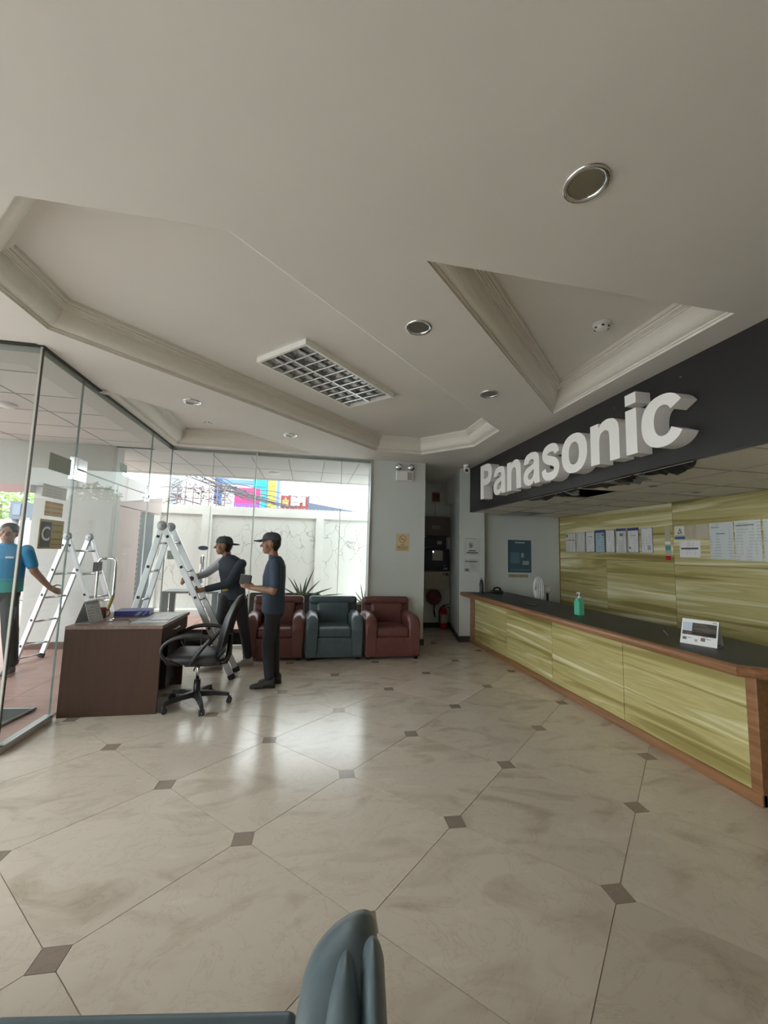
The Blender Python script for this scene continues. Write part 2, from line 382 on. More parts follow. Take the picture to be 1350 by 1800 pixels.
# ---------------------------------------------------------------- ceiling with three trays
DL = [(1.07, 1.35), (.68, 2.54), (1.65, 3.49), (-1.29, 4.46), (-.31, 5.45)]
trays = [
    [(-.45, 1.93), (2.27, 4.53), (2.27, 5.32), (1.68, 5.98), (.95, 5.96), (-1.93, 3.18), (-1.95, 2.52), (-1.36, 1.93)],
    [(.55, 1.92), (2.56, 1.94), (2.55, 3.83)],
    [(-2.02, 4.40), (.02, 6.41), (-2.02, 6.41)]]
def circ(c, r, n=16): return [(c[0]+r*math.cos(2*PI*k/n), c[1]+r*math.sin(2*PI*k/n)) for k in range(n)]
def inset(poly, d):
    n = len(poly); out = []
    for i in range(n):
        a, b, c = Vector(poly[i-1]), Vector(poly[i]), Vector(poly[(i+1) % n])
        n1 = Vector((-(b-a).y, (b-a).x)).normalized(); n2 = Vector((-(c-b).y, (c-b).x)).normalized()
        k = n1+n2; out.append(tuple(b+k*(d/max(.2, k.dot(n1)))))
    return out
outer = [(X0, Y0), (XF+.02, Y0), (XF+.02, YP+.1), (3.0, 8.1), (XCL, 8.1), (XCL, YW+.03), (XG-.03, YW+.03), (XG-.03, YC-.03), (X0, YC-.03)]
mb = MB()
loops = [outer]+trays+[circ(c, .075) for c in DL]
tris = tessellate_polygon([[Vector((*p, 0)) for p in l] for l in loops]); flat = [mb.bm.verts.new((*p, H)) for l in loops for p in l]
for t in tris:
    try: mb.bm.faces.new([flat[k] for k in t])
    except ValueError: pass
for f in mb.bm.faces:
    f.normal_update()
    if f.normal.z > 0: f.normal_flip()
mb.bb(X0, XF+.02, Y0, 8.2, TZ, TZ+.12)
mb.bb(XF+.02, XB+.2, Y0, 8.2, BZ+.28, TZ+.12)
me = mb.mesh('ceiling', M_CEIL, recalc=False)
ceil = obj('ceiling', me, None); ceil['kind'] = 'structure'
prof = [(0, 0), (0, .018), (.014, .018), (.014, .03)]+[(.014+.085*math.sin(a)*1.0, .03+.11*(1-math.cos(a))) for a in [k*PI/2/8 for k in range(1, 9)]]+[(.099, .15), (.112, .15), (.112, .163), (.122, .163), (.122, .172), (.135, .172), (.135, .19), (.15, .19), (.15, TZ-H)]
for k, t in enumerate(trays):
    m = MB(); m.rings([[(*p, H+z) for p in inset(t, d)] for d, z in prof], cap=False, smooth=False)
    obj('cove_moulding', m, M_COVE, ceil, recalc=True)
# downlights
def downlight(p, z, label, r=.075, first=[None]):
    if first[0] is None:
        t = thing('downlight', label, 'light', (0, 0, 0), 'recessed downlights')
        m = MB(); m.lathe([(r-.004, .004), (r-.004, -.008), (r+.012, -.010), (r+.018, -.004), (r+.018, 0)], (0, 0, 0), 28, cap=False); obj('trim_ring', m, M_CHROME, t)
        m = MB(); m.lathe([(r-.004, 0), (r-.012, .05), (r-.03, .10), (.015, .12)], (0, 0, 0), 24); obj('reflector', m, mat('reflector_metal', (.42, .41, .38), .3, .9), t)
        m = MB(); m.lathe([(.012, .11), (.014, .07), (.024, .045), (.024, .028), (.012, .016), (0, .014)], (0, 0, 0), 14); obj('bulb', m, mat('opal_bulb', (.75, .74, .70), .25), t)
        first[0] = t; t.location = (*p, z); return t
    d = dup(first[0], Matrix()); d.location = (*p, z); d['label'] = label; return d
for p, l in zip(DL, ['largest round downlight, alone on the near ceiling with a stained yellowish ring', 'round chrome downlight between the louvred fitting and the triangular recess', 'round chrome downlight near the corner where the two right-hand recesses almost meet', 'round downlight nearest the glass entrance, on the strip beside the left recess', 'small downlight on the left strip, closest to the front window']):
    downlight(p, H, l)
# smoke detectors
def smoke(p, label):
    t = thing('smoke_detector', label, 'detector', (*p, TZ), 'ceiling smoke detectors')
    m = MB(); m.lathe([(.0, -.012), (.062, -.012), (.066, 0), (.0, 0)], (*p, TZ), 24); obj('base', m, M_PAPER, t)
    m = MB(); m.lathe([(.05, -.012), (.052, -.03), (.04, -.045), (.022, -.05), (0, -.05)], (*p, TZ), 24); obj('head', m, M_PAPER, t)
    m = MB()
    for k in range(6):
        a = k*PI/3; m.box((p[0]+.047*math.cos(a), p[1]+.047*math.sin(a), TZ-.034), (.012, .018, .008), rot=Euler((0, 0, a)))
    obj('vent_slots', m, M_BLACK, t)['kind'] = 'stuff'
smoke((2.11, 2.54), 'white smoke detector inside the triangular ceiling recess beside the black sign board')
smoke((-1.46, 5.82), 'small smoke detector inside the ceiling recess over the window corner by the entrance')
# louvred fluorescent fitting
Rz = Matrix.Rotation(PI/4, 4, 'Z')
fl = thing('fluorescent_fitting', 'rectangular louvred fluorescent light fitting, unlit, in the large angled ceiling recess', 'light', (.155, 3.975, TZ), rz=PI/4)
def fobj(name, m, mt, par=None):
    o = D.objects.new(name, m.mesh(name, mt)); C.objects.link(o); o.parent = par or fl; return o
L2, W2 = .665, .305
m = MB()
for s in (-1, 1):
    m.bb(-L2-.012, L2+.012, s*W2-.012, s*W2+.012, -.05, 0); m.bb(s*L2-.012, s*L2+.012, -W2+.012, W2-.012, -.05, 0)
fobj('frame', m, mat('white_enamel', (.82, .82, .79), .4))
m = MB(); m.bb(-L2+.018, L2-.018, -W2+.018, W2-.018, -.012, -.002); fobj('reflector_pan', m, mat('mirror_pan', (.30, .30, .29), .25, .8))
for s in (-.15, .15):
    m = MB(); m.cyl((-.6, s, -.026), (.6, s, -.026), .011, 10); fobj('tube', m, mat('unlit_tube', (.7, .7, .7), .3))
m = MB(); m.bb(-L2+.018, L2-.018, -.010, .010, -.048, -.02); fobj('louvre_spine', m, M_ALU)
for k in range(9):
    x = -L2+.018+(k+1)*(2*L2-.036)/10
    for s in (-1, 1):
        m = MB()
        pts = [(-1, 1), (-.5, .55), (0, .42), (.5, .55), (1, 1)]
        yc = s*(W2-.006)/2
        rings = []
        for u, d in pts:
            y = yc+u*(W2-.035)/2; h_ = .034*d
            rings.append([(x-.010, y, -.049), (x+.010, y, -.049), (x+.003, y, -.049+h_), (x-.003, y, -.049+h_)])
        m.rings(rings, smooth=False); fobj('louvre_blade', m, M_ALU)

# ---------------------------------------------------------------- walls
mb = MB(); mb.bb(XCL, XCR, YW, 6.95, 0, H); mb.bb(1.8, XCR, 6.95, 8.2, 0, H); struct('wall_column', mb, M_WALL)
mb = MB(); mb.bb(XCR, 3.0, 8.1, 8.2, 0, H); struct('wall_recess', mb, M_WALL)
mb = MB(); mb.prism([(2.62, YP), (3.09, YP), (3.09, 8.2), (2.94, 8.2), (2.93, 8.1)], lambda x, y, d: (x, y, d), 0, H); struct('wall_pier', mb, M_WALL)
mb = MB(); mb.bb(3.09, XB+.1, YE, YE+.1, 0, BZ+.3); struct('wall_end', mb, M_WALL)
mb = MB(); mb.prism([(2.605, YP-.012), (XC+.03, YP-.012), (XC+.03, YP), (2.62, YP), (2.93, 8.085), (2.915, 8.09)], lambda x, y, d: (x, y, d), 0, .10); struct('baseboard_pier', mb, M_SKIRT)
mb = MB(); mb.bb(XCR, 2.92, 8.085, 8.1, 0, .10); struct('baseboard_recess', mb, M_SKIRT)
mb = MB(); mb.bb(XCL, XCR+.012, YW-.012, YW, 0, .10); struct('baseboard_column', mb, M_SKIRT)
mb = MB(); mb.box((2.625, YP-.006, 2.05), (.03, .012, .4)); struct('trim_1', mb, M_WALL)
# walls behind the camera: rear wall, and left wall with unseen glazing, enlarged and set near to brighten the room
mb = MB(); mb.bb(X0, XB, Y0-.1, Y0, 0, TZ); struct('wall_rear', mb, mat('low_bounce_brown', (.16, .11, .075), .5))  # unseen; dark brown chosen to cut light bounced back onto the ceiling recesses
mb = MB(); mb.bb(X0-.1, X0, Y0, YC, 0, .08); mb.bb(X0-.1, X0, Y0, YC, 2.95, TZ); mb.bb(X0-.1, X0, Y0, Y0+.4, .08, 2.95); mb.bb(X0-.1, X0, YC-.15, YC, .08, 2.95); struct('wall_left', mb, M_WHITE)
mb = MB(); mb.bb(X0-.06, X0-.05, Y0+.4, YC-.15, .08, 2.95); struct('window_unseen_fill', mb, glass('side_glass', (.97, .98, .975)))
# laminate wall behind the counter, every panel a piece
mb = MB(); mb.bb(XB, XB+.1, Y0, YE+.1, 0, BZ+.3); wr = struct('wall_right', mb, mat('panel_backing', (.10, .075, .04), .6))
def panel(y0, y1, z0, z1, par, x=XB, nm='wall_panel'):
    m = MB(); m.bb(x-.012, x, y0+.003, y1-.003, z0+.003, z1-.003); return obj(nm, m, M_LAM, par)
for y0, y1, z0, z1 in [(4.48, 6.90, 1.48, BZ), (5.70, 6.90, .10, 1.48), (4.48, 5.70, .10, 1.48), (2.06, 4.48, 1.44, BZ), (2.06, 4.48, .10, 1.44), (-.36, 2.06, 1.44, BZ), (-.36, 2.06, .1, 1.44), (-2.8, -.36, .1, BZ)]:
    panel(y0, y1, z0, z1, wr)
m = MB(); m.bb(XB-.016, XB, 6.90, YE, .1, BZ); obj('edge_trim', m, M_WOOD, wr)

# counter-bay ceiling of boards in tee bars
bay = holder('ceiling_bay')
mb = MB(); mb.bb(-.2925, .2925, -.2925, .2925, 0, .012); me = mb.mesh('ceiling_board', M_BAYT)
bars = MB()
for i in range(4):
    for j in range(14):
        x, y = XF+.06+.30+.6*i, YE-.3-.6*j
        if (i, j) in ((1, 0), (0, 4)): continue           # missing boards leave dark holes
        if x+.3 > XB+.02:
            m = MB(); m.bb(-.2925, XB-x-.003, -.2925, .2925, 0, .012); o = shared('ceiling_board', m.mesh('ceiling_board', M_BAYT), bay)
        else: o = shared('ceiling_board', me, bay)
        sag = random.uniform(0, .004)
        o.matrix_basis = Matrix.Translation((x, y, BZ-.0+sag)) @ Matrix.Rotation(random.uniform(-.006, .006), 4, 'X')
for i in range(4): bars.bb(XF+.06+.6*i-.006, XF+.06+.6*i+.006, YE-8.4, YE, BZ-.003, BZ+.004)
for j in range(15): bars.bb(XF+.06, XB, YE-.6*j-.006, YE-.6*j+.006, BZ-.003, BZ+.004)
o = obj('tee_bars', bars, mat('bay_tee_bar', (.40, .38, .34), .6), bay)
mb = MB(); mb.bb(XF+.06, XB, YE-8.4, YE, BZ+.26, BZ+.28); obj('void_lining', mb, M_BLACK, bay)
for k, (x, y) in enumerate([(3.47, 3.52), (3.45, 4.9), (4.2, 5.05), (4.2, 3.7), (3.45, 2.2)]):
    t = thing('bay_downlight', ['small unlit round downlight in the boards just behind the letters near the middle', 'small unlit round downlight over the middle of the counter, second from the far end', 'small unlit round downlight above the row of framed papers', 'small unlit round downlight above the laminated sheets', 'small unlit round downlight nearest the camera, over the near end of the counter'][k], 'light', (x, y, BZ), 'downlights over the reception counter')
    m = MB(); m.lathe([(.045, -.001), (.06, -.008), (.072, -.004), (.072, 0)], (x, y, BZ), 22, cap=False); obj('trim_ring', m, M_ALU, t)
    m = MB(); m.lathe([(.045, -.004), (.02, .0), (0, -.001)], (x, y, BZ-.001), 18); obj('lens', m, M_BLACK, t)

# ---------------------------------------------------------------- window wall and glass entrance
def frame_bar(x0, x1, y0, y1, z0, z1, m_=M_SEAM, nm='frame_bar', par=None):
    m = MB(); m.bb(x0, x1, y0, y1, z0, z1); return obj(nm, m, m_, par)
w1 = holder('window_1')
for a, b in ((-1.515, -.875), (-.865, .478), (.482, XCL-.01)):
    m = MB(); m.bb(a, b, YW-.006, YW+.006, .05, H-.012); obj('pane', m, M_GLASS, w1)
frame_bar(XG, XCL, YW-.02, YW+.02, H-.016, H, M_ALU, 'top_channel', w1)
frame_bar(-1.515, XCL, YW-.025, YW+.025, 0, .05, M_ALU, 'bottom_channel', w1)
frame_bar(-.877, -.863, YW-.05, YW+.012, .05, H-.016, mat('pale_mullion', (.62, .65, .62), .4), 'mullion', w1)
frame_bar(.477, .483, YW-.009, YW+.009, .05, H-.016, M_SEAM, 'glass_joint', w1)
frame_bar(XCL-.022, XCL, YW-.03, YW+.03, 0, H-.016, M_ALU, 'side_channel', w1)
d1 = holder('door_1')
m = MB(); m.bb(-2.105, -1.519, YW-.006, YW+.006, .015, H-.02); obj('door_pane', m, M_GLASS, d1)
frame_bar(-1.519, -1.515, YW-.007, YW+.007, .015, H-.02, M_SEAM, 'door_edge', d1)
m = MB()
for s in (-1, 1): m.tube([(-1.58, YW+s*.006, .98), (-1.58, YW+s*.07, 1.0), (-1.58, YW+s*.07, 1.36), (-1.58, YW+s*.006, 1.38)], .017, 10)
obj('pull_handle', m, M_CHROME, d1)
t = thing('door_sticker', 'dark oval sticker on the glass door between the ladder and the backward cap', 'sticker', (-1.58, YW-.007, 1.5))
m = MB(); m.prism([(.075*math.cos(k*PI/12), .034*math.sin(k*PI/12)) for k in range(24)], lambda x, y, d: (-1.58+x, YW-.0065-d, 1.5+y), 0, .001); obj('sticker', m, mat('dark_blue_sticker', (.05, .07, .12), .5), t)
t = thing('push_plate', 'greyish green rectangular label on the glass behind the tall silver ladder', 'label', (-1.98, YW-.007, 1.38))
m = MB(); m.bb(-2.08, -1.90, YW-.009, YW-.006, 1.32, 1.45); obj('plate', m, mat('green_grey_label', (.28, .33, .26), .6), t)
# left glass wall, running from the corner post to the window
w2 = holder('window_2')
m = MB(); m.bb(XG-.006, XG+.006, YC+.02, 4.048, .05, H-.012); obj('pane', m, M_GLASS, w2)
m = MB(); m.bb(XG-.006, XG+.006, 4.052, 5.75, 2.19, H-.012); obj('transom_pane', m, M_GLASS, w2)
m = MB(); m.bb(XG-.006, XG+.006, 5.754, YW-.01, .05, H-.012); obj('pane', m, M_GLASS, w2)
m = MB(); m.bb(X0, XG-.02, YC-.006, YC+.006, .05, H-.012); obj('pane', m, M_GLASS, w2)
M_DARKCH = mat('dark_channel', (.05, .045, .04), .5)
frame_bar(XG-.012, XG+.012, YC, YW, H-.012, H, M_DARKCH, 'top_channel', w2)
frame_bar(X0, XG+.012, YC-.012, YC+.012, H-.012, H, M_DARKCH, 'top_channel', w2)
frame_bar(XG-.028, XG+.03, YC, 4.05, 0, .05, M_ALU, 'bottom_channel', w2)
frame_bar(XG-.028, XG+.03, 5.75, YW, 0, .05, M_ALU, 'bottom_channel', w2)
frame_bar(X0, XG+.03, YC-.03, YC+.028, 0, .05, M_ALU, 'bottom_channel', w2)
frame_bar(XG-.016, XG+.003, YC-.003, YC+.016, .05, H-.012, mat('pale_corner_post', (.50, .49, .42), .4), 'corner_post', w2)
frame_bar(XG+.003, XG+.010, YC-.010, YC+.006, .05, H-.02, M_DARKCH, 'corner_post', w2)
for y in (4.05, 5.752): frame_bar(XG-.008, XG+.008, y-.002, y+.002, 2.19 if y < 5 else .05, H-.02, M_SEAM, 'glass_joint', w2)
frame_bar(XG-.009, XG+.009, YW-.012, YW-.004, .05, H-.02, M_SEAM, 'glass_joint', w2)
d2 = holder('door_2')
for a, b in ((4.054, 4.898), (4.902, 5.748)):
    m = MB(); m.bb(XG-.006, XG+.006, a, b, .02, 2.18); obj('door_pane', m, M_GLASS, d2)
frame_bar(XG-.007, XG+.007, 4.049, 4.054, .02, 2.18, M_SEAM, 'door_edge', d2)
frame_bar(XG-.007, XG+.007, 5.746, 5.750, .02, 2.18, mat('bright_edge', (.85, .88, .86), .3), 'door_edge', d2)
frame_bar(XG-.007, XG+.007, 4.054, 5.748, 2.18, 2.188, M_SEAM, 'door_edge', d2)
for y, s in ((4.05, 1), (5.75, -1)):
    m = MB(); m.bb(XG-.022, XG+.022, y-.05, y+.0, 2.08, 2.29, .004); m.bb(XG-.022, XG+.022, y, y+s*.16, 2.08, 2.18, .004) if s > 0 else m.bb(XG-.022, XG+.022, y-.16, y+.05, 2.13, 2.18, .004)
    if s > 0: m.bb(XG-.022, XG+.022, y, y+.16, 2.19, 2.29, .004)
    obj('patch_fitting', m, M_CHROME, d2)
m = MB()
for s in (-1, 1): m.tube([(XG+s*.006, 4.83, .92), (XG+s*.065, 4.83, .92), (XG+s*.085, 4.83, .95), (XG+s*.085, 4.83, 1.33), (XG+s*.065, 4.83, 1.36), (XG+s*.006, 4.83, 1.36)], .014, 10)
obj('pull_handle', m, M_CHROME, d2)
def sheet_x(name, label, cat, y0, y1, z0, z1, m_, x=XG-.0065, th=.002, slant=0, group=None):   # a flat notice on the left glass
    t = thing(name, label, cat, (x, (y0+y1)/2, z0), group)
    m = MB(); m.prism([(y0, z0), (y1, z0-slant), (y1, z1-slant), (y0, z1)], lambda a, b, d: (x+d, a, b), -th, 0)
    obj('sheet', m, m_, t); return t
t = sheet_x('letter_sign', 'yellow sign with a white letter C on a dark square, on the entrance glass', 'sign', 3.64, 3.96, 1.46, 1.70, mat('mustard_sign', (.42, .34, .10), .5), x=XG+.009)
m = MB(); m.bb(XG+.009, XG+.0105, 3.66, 3.79, 1.475, 1.68); obj('dark_square', m, mat('sign_dark', (.06, .06, .06), .5), t)
M_GX = lambda o: Matrix(((0, 0, 1, o[0]), (1, 0, 0, o[1]), (0, 1, 0, o[2]), (0, 0, 0, 1)))    # faces +X
text('letter', 'C', .165, M_GX((XG+.0112, 3.722, 1.578)), M_PAPER, t, bold=.002)
m = MB()
for z in (1.655, 1.60, 1.535, 1.495): m.bb(XG+.009, XG+.0103, 3.81, 3.94, z, z+.008)
obj('printed_lines', m, mat('sign_ink', (.22, .17, .05), .5), t)
sheet_x('orange_notice', 'small orange and cream notice above the yellow C sign on the glass', 'notice', 3.68, 3.92, 1.73, 1.85, printed('orange_print', (.62, .44, .20), (.50, .24, .05), 26, (0, 18, 3), .42), x=XG+.009)
sheet_x('white_notice', 'blank pale paper above the orange notice on the entrance glass', 'notice', 3.63, 3.95, 1.88, 1.985, printed('pale_print', (.62, .61, .57), (.50, .49, .46), 40, (0, 30, 3), .5), x=XG+.009)
sheet_x('green_notice', 'grey green slanted notice high on the glass beside the entrance door', 'notice', 3.67, 3.97, 2.11, 2.25, mat('green_grey_notice', (.30, .33, .25), .6), x=XG+.009)
sheet_x('door_notice', 'small grey notice on the glass door left of the pull handle', 'notice', 4.52, 4.70, 1.235, 1.33, printed('grey_print', (.16, .16, .16), (.40, .40, .40), 40, (0, 40, 3), .5), x=XG+.009)
sheet_x('exit_sign', 'tiny pale green EXIT sign on the glass above the entrance door', 'sign', 4.88, 5.06, 2.335, 2.43, mat('exit_green', (.32, .46, .40), .5), x=XG+.009)
text('lettering', 'EXIT', .07, M_GX((XG+.0105, 4.97, 2.383)), M_PAPER, [o for o in D.objects if o.name == 'exit_sign'][0], bold=.002)
t = thing('cable_clip', 'tiny white clip on the ceiling edge above the entrance glass', 'clip', (XG+.03, 4.35, H-.03))
m = MB(); m.box((XG+.04, 4.36, H-.02), (.05, .035, .025), .004); m.box((XG+.02, 4.33, H-.03), (.03, .02, .012), .003); obj('clip', m, M_PAPER, t)

# ---------------------------------------------------------------- canopy over the entrance, outside
can = holder('ceiling_canopy')
mb = MB(); mb.bb(-.290, .290, -.290, .290, 0, .012); me = mb.mesh('ceiling_board', M_TILE)
cb = MB()
xs_l = [-6.4, -5.35, -4.16, -2.97, XG-.28]; ys_l = [YC+.28, 3.92, 4.52, 5.06, 5.66, 6.26, 6.60]
xs_f = [-3.94, -3.345, -2.75, -2.165, -1.575, -.98, -.39, .20, .79, 1.38, 1.97]; ys_f = [YW+.12, 7.68, 8.72]
for xs, ys_ in ((xs_l, ys_l), (xs_f, ys_f)):
    for a, b in zip(xs, xs[1:]):
        for c_, d_ in zip(ys_, ys_[1:]):
            if xs is xs_f and c_ < 8.2 and b > 1.75: continue
            m = MB(); m.bb(a+.007, b-.007, c_+.007, d_-.007, CZ, CZ+.012); obj('ceiling_board', m, M_TILE, can)
    for x in xs[1:-1]:
        y0 = ys_[0]
        if x < 1.7: cb.bb(x-.008, x+.008, y0, ys_[-1], CZ-.002, CZ+.003)
    for y in ys_[:-1]: cb.bb(xs[0], xs[-1] if xs is xs_l or y > 8.2 else 1.7, y-.008, y+.008, CZ-.002, CZ+.003)
obj('tee_bars', cb, mat('canopy_tee_bar', (.30, .30, .29), .6), can)
m = MB(); m.bb(-6.4, 2.2, 8.725, 8.92, CZ-.005, CZ+.06); obj('canopy_edge', m, M_WHITE, can)
m = MB(); m.bb(-6.4, XG-.02, YC+.02, YC+.28, CZ-.008, CZ+.05); m.bb(XG-.28, XG-.02, YC+.28, YW+.2, CZ-.008, CZ+.05); m.bb(XG-.02, XCL-.001, YW+.02, YW+.12, CZ-.006, CZ+.05)
obj('canopy_border', m, M_WHITE, can)
m = MB(); m.bb(-6.5, XG-.02, YC, 8.95, CZ+.06, CZ+.4); m.bb(XG-.02, XCL-.001, YW+.03, 8.95, CZ+.06, CZ+.4); obj('canopy_slab', m, M_WHITE, can)
for x, y, l in ((-3.30, 4.90, 'white round flush light in the canopy ceiling beyond the left glass'), (-.72, 8.0, 'white round flush light in the canopy ceiling above the street wall')):
    t = thing('canopy_light', l, 'light', (x, y, CZ), 'flush lights in the canopy')
    m = MB(); m.lathe([(0, -.03), (.085, -.028), (.10, -.012), (.10, 0)], (x, y, CZ), 24, cap=False); obj('diffuser', m, M_PAPER, t)
# outer wall, bulkhead and pink pier beyond the entrance glass
mb = MB(); mb.bb(-4.0, -2.95, 6.72, 6.95, 0, 3.06); ow = struct('wall_outer', mb, M_WHITE)
m = MB(); m.bb(-4.0, -2.95, 6.70, 6.72, 0, .10); obj('skirting', m, mat('brown_skirting', (.10, .06, .045), .6), ow)
for z0, z1 in ((.10, 1.09), (1.105, 2.33)):
    m = MB(); m.bb(-4.0, -2.95, 6.705, 6.72, z0, z1); obj('facing_panel', m, M_WHITE, ow)
m = MB(); m.bb(-6.4, -2.95, 6.60, 6.72, 2.35, 3.06); obj('bulkhead', m, M_BULK, ow)
m = MB(); m.bb(-6.4, -4.0, 6.60, 6.72, 2.24, 2.35); obj('lintel', m, mat('pink_lintel', (.50, .33, .31), .7), ow)
M_PW = mat('pink_wall_paint', (.64, .52, .49), .7)
mb = MB(); mb.bb(-3.05, -2.95, 6.95, 7.75, 0, 2.12); mb.bb(-3.05, -2.95, 6.95, 8.75, 2.14, 2.62); pw = struct('wall_entrance', mb, M_PW)
t = thing('steel_gate', 'narrow dark grey steel gate panel with a perforated track beside the pink wall', 'gate', (-3.0, 8.1, 0))
m = MB(); m.bb(-3.03, -2.99, 7.87, 8.50, .02, 2.12); obj('leaf', m, mat('gate_grey', (.13, .145, .165), .5), t)
m = MB(); m.bb(-3.02, -2.97, 7.76, 7.86, 0, 2.12); tr = obj('track', m, mat('track_grey', (.28, .28, .25), .5), t)
m = MB()
for k in range(24): m.bb(-2.972, -2.966, 7.785, 7.835, .06+k*.085, .10+k*.085)
obj('track_holes', m, M_BLACK, tr)['kind'] = 'stuff'

# ---------------------------------------------------------------- street wall with cracked paint
YS = 10.05
M_CR = cracked('cracked_white_render', (.62, .62, .58), (.42, .41, .39))
M_CW = mat('pale_render', (.66, .66, .62), .85, noise_s=3, noise_a=.05)
sw = holder('wall_street')
m = MB(); m.bb(-5.2, 6, YS, YS+.15, 0, 2.30); obj('wall_face', m, M_CR, sw)
m = MB(); m.bb(-5.2, 6, YS-.05, YS+.2, 2.29, 2.50); obj('coping', m, M_CW, sw)
for px0, px1 in ((353, 370), (554, 567)):
    a, b = at(px0, 960, YS).x, at(px1, 960, YS).x
    m = MB(); m.bb(a, b, YS-.06, YS, 0, 2.29); obj('pilaster', m, M_CW, sw)
for a in (at(272, 960, YS).x, 2.35):
    m = MB(); m.bb(a-.08, a+.08, YS-.06, YS, 0, 2.29); obj('pilaster', m, M_CW, sw)
m = MB(); m.bb(-5.2, 6, YS-.3, YS, 0, .12); obj('kerb', m, M_CW, sw)
m = MB()
random.seed(3)
for k in range(70):
    x = -4.0+k*.09; m.tube([(x, YS+.07, 2.49), (x+random.uniform(-.04, .04), YS+.07, 2.53)], .006, 4)
tag(obj('glass_shards', m, mat('shard', (.45, .47, .42), .3), sw), kind='stuff')

# ---------------------------------------------------------------- street scene beyond the wall
def board(name, label, cat, px0, px1, py0, py1, Y, m_, th=.3, group=None):
    a, b = at(px0, py1, Y), at(px1, py0, Y)
    t = thing(name, label, cat, ((a.x+b.x)/2, Y, 0), group)
    m = MB(); m.bb(a.x, b.x, Y, Y+th, a.z, b.z); obj('panel', m, m_, t)
    m = MB()
    for x in (a.x+.15*(b.x-a.x), b.x-.15*(b.x-a.x)): m.cyl((x, Y+th*.5, 0), (x, Y+th*.5, a.z+.05), .08, 8)
    obj('support_post', m, mat('post_grey', (.35, .35, .36), .6), t)
    return t, a, b
def block(name, label, px0, px1, pytop, Y, col, depth=.8):
    a, b = at(px0, pytop, Y), at(px1, pytop, Y)
    t = thing(name, label, 'building', ((a.x+b.x)/2, Y, 0))
    m = MB(); m.bb(a.x, b.x, Y, Y+depth, 0, a.z); obj('wall', m, mat(name+label[:6], col, .8), t)
    return t, a, b
t, a, b = block('cream_building', 'cream building at the left end of the street view', 270, 303, 822, 24, (.40, .34, .27))
for k in range(3):
    z = a.z-1.2-1.3*k
    m = MB(); m.bb(a.x+.3, b.x-.3, 23.93, 24.0, z, z+.6); obj('window', m, mat('far_window', (.30, .32, .36), .3), t)
t, a, b = block('grey_building', 'grey narrow building beside the cream one in the street view', 303, 315, 824, 23, (.26, .27, .30))
for k in range(5): m = MB(); m.bb(a.x, b.x, 22.95, 23.0, a.z-.5-k*.8, a.z-.42-k*.8); obj('ledge', m, M_WHITE, t)
t, a, b = block('blue_white_shop', 'white shop front with blue upper band behind the street wires', 392, 455, 824, 22, (.46, .48, .52))
m = MB(); m.bb(a.x, b.x, 21.9, 22, a.z-.75, a.z-.55); obj('blue_band', m, mat('blue_band', (.12, .22, .62), .5), t)
t, a, b = board('blue_banner', 'tall blue banner panel beside the wire tangle', 'banner', 375, 391, 836, 885, 18, mat('blue_panel', (.05, .13, .36), .5), .12)
t, a, b = board('magenta_billboard', 'magenta and purple billboard above the street wall', 'billboard', 411, 458, 859, 890, 17, mat('magenta_panel', (.36, .03, .14), .5), .15)
m = MB(); m.bb(a.x, b.x, 16.97, 17, a.z, a.z+.14); obj('purple_strip', m, mat('purple_strip', (.20, .06, .35), .5), t)
t, a, b = block('cyan_building', 'bright cyan panelled building front beside the yellow one', 446, 470, 826, 20, (.03, .30, .38))
for k in range(4):
    m = MB(); m.bb(a.x+.05, b.x-.05, 19.95, 20, a.z-.3-k*.5, a.z-.22-k*.5); obj('ledge', m, mat('cyan_ledge', (.03, .40, .52), .5), t)
t, a, b = block('yellow_building', 'yellow panelled building front behind the mullion', 470, 487, 826, 26, (.46, .34, .07))
for k in range(4):
    m = MB(); m.bb(a.x+.05, b.x-.05, 25.95, 26, a.z-.4-k*.6, a.z-.32-k*.6); obj('ledge', m, mat('yellow_ledge', (.60, .43, .08), .5), t)
t, a, b = block('pale_blue_tower', 'slim white and blue post tower beside the yellow building', 487, 495, 828, 20.2, (.38, .45, .54))
m = MB(); m.bb((a.x+b.x)/2-.05, (a.x+b.x)/2+.05, 20.1, 20.2, 0, a.z); obj('blue_stripe', m, mat('blue_band', (.12, .22, .62), .5), t)
t, a, b = board('bank_sign', 'red street sign with white letters and a gold emblem', 'sign', 493, 543, 873, 893, 16, mat('sign_red', (.22, .03, .035), .5), .15)
hh = b.z-a.z
text('lettering', 'BPI', hh*.85, F_Y((a.x+.62*(b.x-a.x), 15.98, a.z+hh*.55)), M_PAPER, t, depth=.01, bold=.03)
m = MB(); ex, ez = a.x+.17*(b.x-a.x), a.z+hh*.5
m.prism([(-.16, -.22), (.16, -.22), (.16, .0), (.20, .05), (.12, .12), (.06, .1), (.05, .2), (0, .26), (-.05, .2), (-.06, .1), (-.12, .12), (-.20, .05), (-.16, 0)], lambda x, y, d: (ex+x*hh/.7, 15.96+d, ez+y*hh/.7), 0, .04); obj('emblem', m, mat('gold', (.42, .26, .08), .5), t)
t = thing('dark_roof', 'slate grey pitched roof slope rising behind the wall under the red sign', 'roof', tuple(at(580, 895, 14)*1))
p = [at(541, 883, 14), at(640, 902, 14), at(541, 904, 14)]
m = MB(); m.prism([(q.x, q.z) for q in p], lambda x, y, d: (x, 14+d, y), 0, .8); obj('roof_slope', m, mat('slate_roof', (.10, .12, .17), .6), t)
q0 = at(543, 872, 14.2); m = MB(); m.bb(q0.x-.03, q0.x+.03, 14.1, 14.3, p[2].z, q0.z); obj('ridge_post', m, mat('slate_roof', (.1, .12, .17)), t)
